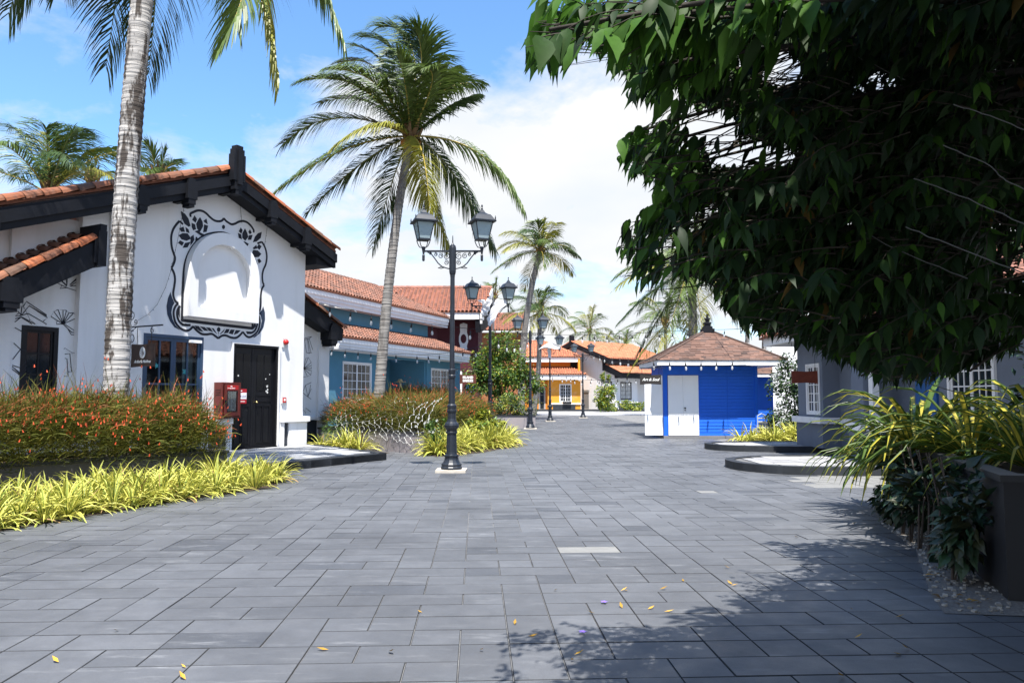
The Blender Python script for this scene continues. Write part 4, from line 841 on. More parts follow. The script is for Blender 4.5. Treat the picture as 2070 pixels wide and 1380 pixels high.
# ------------------------------------------------------------------ street lamps
M_lamp = mat('lamp_paint', (.010, .014, .022), rough=.42, var=.3, scale=12, spec=.5)
M_frost = mat('frosted_glass', (.42, .53, .57), rough=.35, var=.06, spec=.5, trans=.35)
M_stone = mat('lamp_plinth', (.46, .42, .36), rough=.9, var=.15, scale=6)
def scroll(cx_, cz, r, a0, turns, n=14, sgn=1):
    return [(cx_ + sgn * r * (1 - .75 * i / n) * math.cos(a0 + turns * 6.283 * i / n), 0, cz + r * (1 - .75 * i / n) * math.sin(a0 + turns * 6.283 * i / n)) for i in range(n + 1)]
def make_lamp():
    r = link('street_lamp', None)
    k = MB(); k.box(-.30, .30, -.30, .30, 0, .05); k.build('plinth', M_stone, r)
    p = MB(); p.lathe([(.215, .05), (.215, .09), (.20, .11), (.205, .15), (.17, .19), (.145, .24), (.135, .29), (.135, .30), (.15, .305), (.15, .335), (.115, .35), (.108, .40), (.098, .76), (.115, .77), (.115, .80), (.10, .815), (.105, .84), (.14, .88), (.148, .93), (.135, .97), (.10, 1.0), (.085, 1.06), (.082, 1.16), (.10, 1.21), (.10, 1.24), (.085, 1.25), (.095, 1.30), (.095, 1.33), (.065, 1.36), (.060, 1.88), (.075, 1.89), (.078, 1.93), (.06, 1.95), (.072, 2.02), (.075, 2.05), (.05, 2.07), (.046, 3.95), (.05, 3.96), (.05, 3.99), (.062, 4.02), (.070, 4.07), (.072, 4.55), (.06, 4.60), (.035, 4.62), (.012, 4.66), (.008, 4.80), (0.001, 4.82)], 14)
    p.build('post', M_lamp, r, smooth=False)
    for s in (-1, 1):
        a = MB(); a.box(min(s * .05, s * .60), max(s * .05, s * .60), -.018, .018, 4.47, 4.505)
        a.tube([(s * x, 0, z) for x, z in ((.06, 4.12), (.14, 4.14), (.22, 4.17), (.30, 4.24), (.37, 4.34), (.44, 4.43), (.52, 4.47))], .013, 5)
        a.tube([(s * x, 0, z) for x, z in ((.16, 4.15), (.24, 4.13), (.30, 4.135), (.22, 4.17))], .010, 4)
        for cx_, cz, rr in ((.13, 4.38, .075), (.25, 4.39, .06), (.13, 4.25, .055), (.35, 4.42, .04), (.46, 4.44, .03)): a.tube([(s * x, y, z) for x, y, z in scroll(cx_, cz, rr, 1.0, 1.5)], .008, 4)
        a.build('arm', M_lamp, r)
        la = link('lantern', None, r, (s * .60, 0, 4.30), (0, 0, R(20)))
        f = MB(); f.lathe([(.018, -.02), (.028, 0), (.028, .10), (.018, .12), (.030, .20), (.04, .24), (.03, .28)], 8)
        for i in range(4):
            ang = R(45 + 90 * i); c_, s_ = math.cos(ang), math.sin(ang)
            f.tube([(.03 * c_, .03 * s_, .26), (.10 * c_, .10 * s_, .28), (.135 * c_, .135 * s_, .34), (.14 * c_ * 1.2, .14 * s_ * 1.2, .42)], .010, 5)
        f.lathe([(.105, .41), (.118, .41), (.118, .44), (.105, .44)], sq=True)
        for i in range(4):
            ang = R(45 + 90 * i); c_, s_ = math.cos(ang), math.sin(ang)
            f.tube([(.158 * c_, .158 * s_, .43), (.255 * c_, .255 * s_, .78)], .011, 4); f.lathe([(.012, .80), (.014, .86), (.004, .90)], 5, (.31 * c_, .31 * s_, 0))
        f.build('frame', M_lamp, la)
        g = MB(); g.lathe([(.104, .435), (.172, .775)], sq=True); g.build('glass', M_frost, la)
        t = MB(); t.lathe([(.175, .765), (.235, .775), (.240, .80), (.215, .815), (.165, .90), (.14, .935), (.10, .95), (.055, .985), (.035, 1.03), (.02, 1.05)], sq=True); t.lathe([(.02, 1.05), (.022, 1.08), (.012, 1.10), (.02, 1.12), (.016, 1.15), (.002, 1.16)], 8); t.build('cap', M_lamp, la)
    return r
lamp = make_lamp()
LAMPS = [(-1.22, 15.62, 1, 'black two-lantern street lamp nearest in the square, on a pale stone plinth'), (-.72, 25.2, 1, 'black two-lantern street lamp with torn white cloth, beside the flowering hedge'), (.86, 36.1, 1, 'black two-lantern street lamp beside the trimmed hedge planter'), (2.33, 47.2, 1, 'black two-lantern street lamp with white cloth wrapped under its lanterns'), (5.05, 54.8, 1, 'black two-lantern street lamp farthest off, before the white house with black trim')]
for i, (x, y, s, lab) in enumerate(LAMPS):
    o = lamp if i == 0 else copy_tree(lamp)
    o.location = (x, y, 0); o.rotation_euler = (0, 0, R((0, 4, -3, 5, -4)[i])); tag(o, lab, 'lamp', 'street lamps along the square')
# cloths tied to two of the lamps
M_cloth = mat('white_cloth', (.78, .78, .80), rough=.9, var=.05, scale=6, trans=.25)
def cloth(rows, name, label):
    m = MB(); m.grid(rows); o = m.build(name, M_cloth, None, smooth=True); so = o.modifiers.new('thick', 'SOLIDIFY'); so.thickness = .006
    s2 = o.modifiers.new('sub', 'SUBSURF'); s2.levels = s2.render_levels = 2; return tag(o, label, 'cloth', 'white cloths tied to the lamps')
def swag(a, b, c, d, n=7, w=.06, seed=1):
    rs = random.Random(seed); a, b, c, d = map(Vector, (a, b, c, d)); rows = []
    for i in range(n + 1):
        t = i / n; p, q = a.lerp(d, t), b.lerp(c, t); rows.append([p.lerp(q, j / 5) + Vector((rs.uniform(-w, w), rs.uniform(-w, w), rs.uniform(-w, w) * .6)) for j in range(6)])
    return rows
Y = 25.1
cloth(swag(at(1000, 604, Y), at(1026, 606, Y + .1), at(990, 662, Y - .1), at(984, 652, Y), seed=2), 'torn_cloth', 'torn white cloth hanging to the right of the lamp by the flowering hedge')
cloth(swag(at(966, 606, Y), at(992, 606, Y), at(986, 640, Y - .1), at(979, 636, Y), seed=4, w=.09), 'torn_cloth', 'torn white cloth bunched left of the lamp post by the flowering hedge')
Y = 47
rows = []
for i in range(6):
    t = i / 5; rows.append([Vector((2.33 + math.cos(j * .785) * t * (.75 + .25 * math.sin(j * 2.3)), Y + math.sin(j * .785) * t * .5, 4.85 - .40 * t + .12 * math.sin(j * 2.1 + t * 3) * t)) for j in range(9)])
cloth(rows, 'tied_cloth', 'white cloth spread like a star under the lanterns of the fourth lamp')
cloth(swag(at(1106, 694, Y - .1), at(1114, 694, Y - .1), at(1113, 725, Y - .15), at(1108, 722, Y - .1), seed=6, w=.04), 'cloth_tail', 'white cloth tail hanging down the post of the fourth lamp')

# ------------------------------------------------------------------ planters
M_cop = mat('dark_coping', (.022, .024, .028), rough=.5, var=.2)
M_pgrey = mat('grey_planter_panel', (.085, .082, .085), rough=.55, var=.15, scale=2, stain=(.12, .10, .09), stain_scale=1.5, stain_amt=.5)
M_ppink = mat('pinkish_planter_panel', (.245, .225, .235), rough=.5, var=.10, scale=1.5, stain=(.33, .27, .26), stain_scale=1.2, stain_amt=.6)
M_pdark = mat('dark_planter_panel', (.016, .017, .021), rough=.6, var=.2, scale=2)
def planter(pts, h, m, label, name='planter', group='raised planters'):
    c = Vector((sum(p[0] for p in pts) / len(pts), sum(p[1] for p in pts) / len(pts), 0)); r = thing(name, label, 'planter', c, 0, group)
    P = [Vector((p[0] - c.x, p[1] - c.y, 0)) for p in pts]; n = len(P)
    def ins(d):
        out = []
        for i in range(n):
            a, b, q = P[i - 1], P[i], P[(i + 1) % n]; t1, t2 = (b - a).normalized(), (q - b).normalized(); n1, n2 = Vector((-t1.y, t1.x, 0)), Vector((-t2.y, t2.x, 0)); bis = (n1 + n2); out.append(b + bis * (d / max(.2, 1 + n1.dot(n2))))
        return out
    area = sum(P[i].x * P[(i + 1) % n].y - P[(i + 1) % n].x * P[i].y for i in range(n)); sg = 1 if area > 0 else -1
    A, B, C = ins(0), ins(.10 * sg), ins(-.025 * sg)
    for i in range(n):
        j = (i + 1) % n
        MB().ext([A[i], A[j], B[j], B[i]], (0, 0, h - .05)).build('side_panel', m, r, fix=True)
        q = MB().ext([C[i], C[j], ins(.14 * sg)[j], ins(.14 * sg)[i]], (0, 0, .05)); q.build('coping', M_cop, r, loc=(0, 0, h - .049), fix=True)
    MB().q([tuple(p + Vector((0, 0, h - .10))) for p in B]).build('soil', M_soil, r)
    return r
P1 = [(-9.2, 8.42), (-5.08, 13.80), (-6.6, 14.96), (-10.7, 9.55)]
P2 = [(-5.95, 23.7), (-2.29, 20.3), (-0.95, 25.6), (-5.0, 29.0)]
P3 = [(-1.35, 37.0), (1.12, 37.0), (1.12, 40.0), (-1.35, 40.0)]
planter(P1, .55, M_pgrey, 'long grey planter holding the red flowering hedge before the white gabled house')
planter(P2, .57, M_ppink, 'pinkish grey planter with net lights holding the flowering hedge and palm')
planter(P3, .62, M_ppink, 'pinkish grey planter holding the trimmed hedge')
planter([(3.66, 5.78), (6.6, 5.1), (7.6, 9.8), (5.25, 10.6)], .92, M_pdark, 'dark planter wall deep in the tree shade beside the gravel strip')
# planting beds
bd = MB(); bd.q([(*p, .004) for p in SP_EDGE] + [(-6.6, 14.96, .004), (-5.08, 13.8, .004), (-9.2, 8.42, .004), (-10, 6.6, .004)]); tag(bd.build('planting_bed', M_soil), kind='structure')
bd = MB(); bd.q([(-5.95, 23.7, .004), (-8.5, 23.7, .004), (-7, 20.5, .004), (-5.4, 20.9, .004), (-3.6, 19.3, .004), (-3.3, 20.9, .004)]); tag(bd.build('planting_bed', M_soil), kind='structure')
bd = MB(); bd.q([(-2.29, 20.3, .005), (-1.9, 19.4, .005), (-.75, 21.0, .005), (.05, 23.6, .005), (.1, 25.9, .005), (-.95, 25.6, .005)]); tag(bd.build('planting_bed', M_soil), kind='structure')
bd = MB(); bd.q([(8.0, 24.0, .005), (11.5, 24.0, .005), (11.5, 33, .005), (9.3, 33, .005), (9.1, 26.5, .005), (7.6, 26.3, .005)]); tag(bd.build('planting_bed', M_soil), kind='structure')
gv = MB(); gv.q([(*p, .005) for p in GRAVEL] + [(6.5, 10.6, .005), (6.5, 5.0, .005)]); tag(gv.build('gravel_strip', mat('gravel_base', (.17, .16, .15), rough=1, var=.4, scale=40, bump=.8, bscale=90)), kind='structure')
pb = MB(); rs = random.Random(9)
while len(pb.f) < 6 * 900:
    y = rs.uniform(5.45, 9.6); x = rs.uniform(3.0, 5.2)
    if not in_gravel(x, y): continue
    s = rs.uniform(.007, .018); pb.box(-s, s, -s * .8, s * .8, -s * .4, s * .5, 0, Matrix.Translation((x, y, .012)) @ Matrix.Rotation(rs.random() * 6, 4, 'Z'))
tag(pb.build('gravel', mat('gravel_stone', (.30, .29, .27), rough=.95, rnd=.4, island=True)), 'pale gravel along the foot of the dark hedge', 'gravel', kind='stuff')
# pavement and ground sheet under planted and built zones keeps its concrete colour
# ------------------------------------------------------------------ signs and wall fittings
M_brown = mat('brown_sign_wood', (.060, .036, .026), rough=.7, var=.25, scale=9, bump=.2, bscale=25)
M_sign_r = mat('rusty_sign', (.16, .035, .018), rough=.8, var=.3, scale=10)
M_lett = mat('white_lettering', (.85, .85, .82), rough=.7)
def board(w_, h_, cut=.035, n=10):
    """plaque with bowed top and bottom edges and notched sides"""
    top = [(-w_ / 2 + w_ * i / n, h_ / 2 - cut * math.sin(math.pi * i / n) * .25 + cut * .15 * math.cos(6.283 * i / n)) for i in range(n + 1)]
    return [(x, -z) for x, z in top] + [(w_ / 2 - cut * .4, 0)] + [(x, z) for x, z in reversed(top)] + [(-w_ / 2 + cut * .4, 0)]
def face_cam(p): return math.atan2(p[1], p[0]) - R(90)
# hanging sign on its iron bracket, at the white house
sp = wworld(-3.75, -.62, 0); sg = thing('hanging_sign', 'brown hanging sign with white shell emblem on scrolled iron bracket by the blue glazed door', 'sign', sp, math.atan2(WN.y, WN.x))
k = MB(); k.ext([(x, -.015, z + 2.40) for x, z in board(.80, .50)], (0, .03, 0)); k.build('board', M_brown, sg, fix=True)
k = MB(); k.box(-.62, .62, -.014, .014, 3.02, 3.05)
k.tube([(-.62, 0, 3.45), (-.62, 0, 2.35)], .012, 5); 
for cx_, cz, rr, a0 in ((-.45, 3.30, .13, 3.1), (-.42, 2.80, .16, 1.2), (-.30, 3.14, .07, 4.0), (-.50, 2.10, .10, 1.0)): k.tube(scroll(cx_, cz, rr, a0, 1.4), .009, 5)
k.tube([(-.6, 0, 2.75), (-.42, 0, 2.95), (-.25, 0, 3.03)], .009, 5)
for x in (-.22, .26): k.tube([(x, 0, 3.03), (x, 0, 2.62)], .008, 5)
k.tube(scroll(.28, 2.93, .07, 1.5, 1.2), .008, 5); k.build('iron_bracket', M_iron, sg)
k = MB(); n_ = 15
k.ext([(.0 + .095 * math.cos(6.283 * i / 20) * (1 - .1 * math.sin(6.283 * i / 20)), -.022, 2.46 + .125 * math.sin(6.283 * i / 20)) for i in range(20)], (0, .007, 0)); em = k.build('shell_emblem', M_lett, sg, fix=True)
k = MB()
for i in range(10):
    a = R(60 + i * 24); k.ext([(.04, -.0235, 2.52), (.04 + .16 * math.cos(a), -.0235, 2.47 + .17 * math.sin(a)), (.04 + .16 * math.cos(a + .06), -.0235, 2.47 + .17 * math.sin(a + .06))], (0, .002, 0))
kx = MB()
for i in range(9):
    a = R(95 + i * 21); p = Vector((.05, 0, 2.44)); q = Vector((.093 * math.cos(a), 0, 2.46 + .122 * math.sin(a))); stroke(kx, [(p.x, p.z), (q.x, q.z)], .009, -.0235)
kx.build('shell_ribs', M_brown, em)
text_mesh('lettering', "Arthur's Maldives", .085, M_lett, sg, FRONT(0, -.016, 2.265), shear=.35, sx=.92, offset=.002)
# fire extinguisher cabinet
fc = thing('fire_cabinet', 'red fire extinguisher cabinet on the white wall beside the black door', 'cabinet', wworld(-1.36, 0, 0), WRZ)
M_red = mat('cabinet_red', (.105, .017, .013), rough=.45, var=.12, scale=4)
k = MB(); k.box(0, .03, -.32, -.02, .99, 1.86); k.box(.54, .57, -.32, -.02, .99, 1.86); k.box(.03, .54, -.32, -.02, .99, 1.02); k.box(.03, .54, -.32, -.02, 1.83, 1.86); k.box(.03, .54, -.04, -.02, 1.02, 1.83)
for z in (1.16, 1.22, 1.28, 1.56, 1.62, 1.68):
    k.box(-.012, 0, -.26, -.08, z, z + .02)
k.build('body', M_red, fc)
k = MB(); wall(k, .05, .52, 1.03, 1.82, -.345, -.325, ((.14, .44, 1.15, 1.64),)); k.build('door', M_red, fc)
k = MB(); k.box(.13, .45, -.352, -.346, 1.14, 1.155); k.box(.13, .45, -.352, -.346, 1.635, 1.65); k.box(.13, .145, -.352, -.346, 1.155, 1.635); k.box(.435, .45, -.352, -.346, 1.155, 1.635); k.build('gasket', M_black, fc)
MB().box(.14, .44, -.336, -.332, 1.15, 1.64).build('pane', M_clear, fc)
k = MB(); k.lathe([(.07, 0), (.085, .02), (.085, .34), (.05, .40), (.03, .43), (.03, .46)], 12, (.25, -.17, 1.02)); k.build('extinguisher', mat('extinguisher_red', (.20, .015, .012), rough=.35), fc, smooth=True)
MB().box(.06, .10, -.375, -.346, 1.34, 1.42).build('latch', M_black, fc)
MB().box(.12, .47, -.349, -.3455, 1.68, 1.79).build('label_plate', mat('label_red', (.36, .012, .012), rough=.5), fc)
text_mesh('lettering', 'FIRE\nEXTINGUISHER', .045, M_lett, fc, FRONT(.25, -.350, 1.735), align='CENTER', sx=.75, extrude=.001)
# lease notice on the door
ls = thing('lease_notice', 'red and white notice fixed to the left leaf of the black door', 'notice', wworld(-.50, .045, 1.52), WRZ)
MB().box(-.22, .22, -.008, -.001, -.19, .19).build('panel', mat('notice_red', (.36, .012, .022), rough=.45, var=.05), ls)
MB().box(-.215, .215, -.011, -.0082, -.075, .09).build('white_band', mat('notice_white', (.78, .76, .80), rough=.5, var=.03), ls)
text_mesh('lettering', 'OPEN FOR LEASE', .075, mat('notice_ink', (.05, .04, .16), rough=.6), ls, FRONT(0, -.0112, -.01), sx=.70, extrude=.001)
k = MB(); k.box(-.07, .07, -.010, -.0082, .125, .15); k.build('logo_bar', M_lett, ls); k = MB(); 
for i in range(9): k.box(-.17 + i * .038, -.14 + i * .038, -.010, -.0082, -.145, -.125)
tag(k.build('small_print', M_lett, ls), kind='stuff')
al = thing('alarm_sounder', 'red fire alarm beacon in a clear box high beside the black door', 'alarm', wworld(.96, 0, 2.98), WRZ)
MB().box(-.10, .10, -.03, -.001, -.12, .14).build('back_plate', mat('pale_plastic', (.6, .6, .6)), al); MB().lathe([(.075, 0), (.075, .05), (.05, .09), (.0, .10)], 12).build('beacon', mat('beacon_red', (.5, .02, .02), rough=.2), al, smooth=True, loc=(.0, -.03, .02), rot=(R(90), 0, 0))
cp = thing('call_point', 'small red fire alarm call point beside the black door', 'alarm', wworld(.96, 0, 1.42), WRZ)
MB().box(-.08, .08, -.04, -.001, -.10, .10).build('cover', mat('pale_plastic', (.6, .6, .6)), cp); k = MB(); k.box(-.06, .06, -.055, -.041, -.07, .06); k.build('button_face', mat('beacon_red', (.5, .02, .02)), cp)
MB().box(-.03, .03, -.058, -.0555, -.03, .03).build('window', M_lett, cp)
# Island Breeze sign
p = at(946, 766, 39.5); sg = thing('hanging_sign', 'small dark brown hanging sign with white capital letters beyond the blue house', 'sign', (p.x, p.y, p.z), R(-4))
k = MB(); k.ext([(x, -.02, z) for x, z in board(.86, .46)], (0, .04, 0)); k.build('board', mat('sign_dark_red', (.085, .022, .012), rough=.6, var=.2), sg, fix=True)
text_mesh('lettering', 'ISLAND\nBREEZE', .17, M_lett, sg, FRONT(0, -.024, .0), sx=.95, offset=.006)
k = MB(); k.box(-.9, .45, -.012, .012, .50, .53); k.tube([(-.3, 0, .5), (-.3, 0, .2)], .008, 4); k.tube([(.3, 0, .5), (.3, 0, .2)], .008, 4); k.tube(scroll(-.6, .35, .13, 1, 1.2), .01, 4); k.build('iron_bracket', M_iron, sg)
# Art & Soul sign
p = at(1315, 767, 26.9); sg = thing('hanging_sign', 'dark sign with white script lettering hanging at the left corner of the blue kiosk', 'sign', p, 0)
k = MB(); k.ext([(x, -.02, z) for x, z in board(.74, .34, .03)], (0, .04, 0)); k.build('board', mat('sign_black', (.022, .018, .016), rough=.7, var=.2), sg, fix=True)
text_mesh('lettering', 'Art & Soul', .135, M_lett, sg, FRONT(0, -.022, 0), shear=.35, offset=.002)
k = MB(); k.tube([(-.3, 0, .42), (-.3, 0, .15)], .008, 4); k.tube([(.3, 0, .42), (.3, 0, .15)], .008, 4); k.box(-.36, .55, -.01, .01, .40, .42); k.build('iron_bracket', M_iron, sg)
# blank rusty sign at the grey building
p = at(1627, 762, 20.6); sg = thing('hanging_sign', 'blank reddish brown sign hanging in front of the grey building window', 'sign', p, 0)
k = MB(); k.ext([(x, -.02, z) for x, z in board(.72, .33, .04)], (0, .04, 0)); k.build('board', M_sign_r, sg, fix=True)
k = MB(); k.tube([(-.28, 0, .62), (-.28, 0, .14)], .006, 4); k.tube([(.28, 0, .62), (.28, 0, .14)], .006, 4); k.build('wire_hanger', M_iron, sg)

# ------------------------------------------------------------------ string lights
def bulb_mat():
    m = bpy.data.materials.new('bulb_glass'); m.use_nodes = True; t = m.node_tree; n = t.nodes; l = t.links; bs = n['Principled BSDF']; bs.inputs['Base Color'].default_value = (.75, .77, .78, 1); bs.inputs['Roughness'].default_value = .1
    tr = n.new('ShaderNodeBsdfTransparent'); ms = n.new('ShaderNodeMixShader'); ms.inputs[0].default_value = .45; l.new(tr.outputs[0], ms.inputs[1]); l.new(bs.outputs[0], ms.inputs[2]); l.new(ms.outputs[0], n['Material Output'].inputs[0]); return m
M_wire = mat('black_cable', (.012, .012, .013), rough=.6); M_wwire = mat('white_cable', (.62, .62, .60), rough=.7); M_bulb = bulb_mat()
bl = MB(); bl.lathe([(.004, 0), (.004, -.07), (.022, -.075), (.026, -.17), (.02, -.19)], 7, m=0); bl.lathe([(.016, -.19), (.028, -.22), (.036, -.26), (.031, -.295), (.014, -.315), (.0, -.32)], 8, m=1)
BULB = bl.mesh('bulb', [M_wire, M_bulb], smooth=True)
def strand(p0, p1, sag, n, label, r=.008, m=None, bs=1.0, t0=.06, t1=.94):
    p0, p1 = Vector(p0), Vector(p1); mid = (p0 + p1) / 2 - Vector((0, 0, 2 * sag)); P = bezier(p0, mid, p1, 16); c = p0
    o = thing('string_lights', label, 'string lights', p0, 0, 'strings of bulbs over the square'); MB().tube([q - c for q in P], r, 4).build('cable', m or M_wire, o)
    for i in range(n):
        t = t0 + (t1 - t0) * (i + .5) / n; q = p0 * (1 - t) ** 2 + mid * 2 * t * (1 - t) + p1 * t * t
        b_ = link('bulb', BULB, o, q - c, (R(random.uniform(-8, 8)), R(random.uniform(-8, 8)), 0)); b_.scale = (bs,) * 3
    return o
strand(at(622, 606, 23.5), at(991, 668, 25.2), .12, 8, 'string of bulbs from the white house eave to the second lamp', bs=1.15)
strand(at(648, 697, 27), at(823, 716, 28), .05, 6, 'string of bulbs under the left half of the blue house lower fascia', bs=1.0)
strand(at(823, 716, 28), at(985, 696, 25.2), .12, 6, 'string of bulbs under the right half of the blue house lower fascia', bs=1.0)
strand(at(991, 672, 25.2), at(1074, 680, 36.1), .35, 5, 'string of bulbs between the second and third lamps', bs=1.1)
strand(at(1074, 676, 36.1), at(1432, 664, 29.1), .10, 9, 'long string of bulbs from the third lamp to the kiosk roof finial', bs=1.2, t0=.3)
strand(at(1440, 666, 29.0), at(1660, 640, 21), .10, 5, 'string of bulbs from the kiosk roof towards the grey building', bs=.9)
strand(at(1292, 727, 27.12), at(1510, 727, 27.12), .03, 6, 'string of bulbs along the front eave of the blue kiosk', bs=1.1)
strand(at(1178, 706, 54.6), at(1293, 724, 30), .15, 6, 'string of bulbs from the farthest lamp to the kiosk eave', bs=1.2, t0=.25)
strand(at(1112, 745, 47), at(1290, 752, 40), .55, 9, 'string of bulbs looped low before the far white house', bs=1.2)
strand(at(1080, 752, 60), at(1183, 757, 70), .3, 5, 'string of bulbs along the orange house lower fascia', bs=1.5)
strand(at(1170, 752, 76), at(1300, 760, 72), .7, 9, 'string of bulbs hung under the far white house lower roof', bs=1.5)
w_ = MB(); P = [at(618, 604, 23.4), at(640, 612, 23.5), at(680, 622, 23.7), at(714, 625, 23.9), at(721, 631, 23.9)]; w_.tube(P, .018, 5); tag(w_.build('white_cable', M_wwire), 'white cable drooping from the eave of the white gabled house', 'cable')
def fairy(pts, label, r=.0045):
    o = thing('fairy_lights', label, 'fairy lights', pts[0], 0, 'thin fairy light wires on the white house'); c = Vector(pts[0]); m = MB(); m.tube([Vector(p) - c for p in pts], r, 4)
    for a, b in zip(pts[:-1], pts[1:]):
        a, b = Vector(a), Vector(b); n = max(1, int((b - a).length / .16))
        for i in range(n): q = a.lerp(b, i / n) - c; m.tube([q, q + Vector((random.uniform(-.03, .03), random.uniform(-.02, .02), -.03))], .004, 4)
    tag(m.build('wire', M_wire, o), kind='stuff')
def wl(px, py, w): u, z = wuz(px, py, w); return wworld(u, -w, z)
fairy([wl(p[0], p[1], .05) for p in ((374, 408), (368, 440), (358, 490), (346, 545), (335, 580), (318, 615), (300, 635), (278, 648))], 'thin fairy light wire from the second bracket down to the hanging sign')
fairy([wl(p[0], p[1], .05) for p in ((483, 392), (486, 420), (489, 452))], 'thin fairy light wire hanging under the ridge post')
fairy([wl(p[0], p[1], .05) for p in ((541, 452), (538, 475), (534, 500))], 'thin fairy light wire hanging beside the mural right of the niche')
fairy([wl(p[0], p[1], -.15) for p in ((131, 703), (145, 712), (160, 715), (180, 713), (200, 708), (219, 699))], 'thin fairy light wire draped from the black window to the palm trunk')
fairy([wl(p[0], p[1], -.15) for p in ((40, 598), (48, 620), (60, 645), (72, 655))], 'thin fairy light wire below the lower roof bracket over the book drawings')

# ------------------------------------------------------------------ person in straw hat in the porch of the blue house
def person():
    base = BO + BDv * 7.35 - BN * 1.3; r = tag(link('person', None, None, (base.x, base.y, .5), (0, 0, BRZ + R(20))), 'person in pale top and wide straw hat standing in the blue house porch', 'person')
    me = bpy.data.meshes.new('body'); V = [(0, 0, .92), (0, 0, 1.15), (0, 0, 1.38), (0, 0, 1.50), (0, -.01, 1.60), (0, -.02, 1.72), (-.10, 0, .86), (-.11, 0, .48), (-.11, .01, .09), (-.11, -.10, .04), (.10, 0, .86), (.11, 0, .48), (.11, .01, .09), (.11, -.10, .04), (-.18, 0, 1.40), (-.24, 0, 1.12), (-.20, -.14, .95), (-.18, -.20, .90), (.18, 0, 1.40), (.24, 0, 1.12), (.20, -.14, .95), (.18, -.20, .90)]
    E_ = [(0, 1), (1, 2), (2, 3), (3, 4), (4, 5), (0, 6), (6, 7), (7, 8), (8, 9), (0, 10), (10, 11), (11, 12), (12, 13), (2, 14), (14, 15), (15, 16), (16, 17), (2, 18), (18, 19), (19, 20), (20, 21)]
    Rr = [.15, .13, .15, .06, .075, .085, .085, .06, .045, .04, .085, .06, .045, .04, .06, .045, .035, .04, .06, .045, .035, .04]
    me.from_pydata(V, E_, []); me.materials.append(mat('pale_clothes', (.50, .42, .36), rough=.9)); b_ = link('body', me, r)
    sk = b_.modifiers.new('skin', 'SKIN'); me.skin_vertices[0].data[0].use_root = True
    for i, q in enumerate(Rr): me.skin_vertices[0].data[i].radius = (q, q * .8)
    b_.modifiers.new('sub', 'SUBSURF').levels = 2
    h = MB(); h.lathe([(.115, 1.745), (.125, 1.75), (.28, 1.735), (.30, 1.725), (.30, 1.735), (.28, 1.75), (.13, 1.765), (.12, 1.83), (.10, 1.87), (.05, 1.885), (.0, 1.888)], 18); o = h.build('straw_hat', mat('straw', (.46, .36, .20), rough=.9, var=.15, scale=20), r, smooth=True)
    MB().lathe([(.124, 1.768), (.127, 1.77), (.124, 1.80), (.120, 1.80)], 18).build('hat_band', mat('hat_band_grey', (.08, .075, .07)), o)
person()
# garden chair beside the kiosk
gc = thing('garden_chair', 'small pale metal garden chair among plants right of the kiosk', 'chair', (8.85, 26.9, 0), R(30))
M_ch = mat('chair_metal', (.45, .47, .46), rough=.4)
for x in (-.2, .2):
    for y in (-.2, .2): MB().tube([(x, y, 0), (x * .95, y * .95, .44 if y < 0 else .85)], .014, 6).build('leg', M_ch, gc)
k = MB(); 
for i in range(6): k.box(-.21, .21, -.2 + i * .07, -.155 + i * .07, .43, .45)
k.box(-.215, -.20, -.2, .2, .425, .448); k.box(.20, .215, -.2, .2, .425, .448); k.build('seat', M_ch, gc)
k = MB(); k.tube([(-.19, .19, .85), (0, .19, .92), (.19, .19, .85)], .014, 6); k.box(-.19, .19, .18, .2, .62, .66); k.box(-.19, .19, .18, .2, .74, .78); k.build('backrest', M_ch, gc)
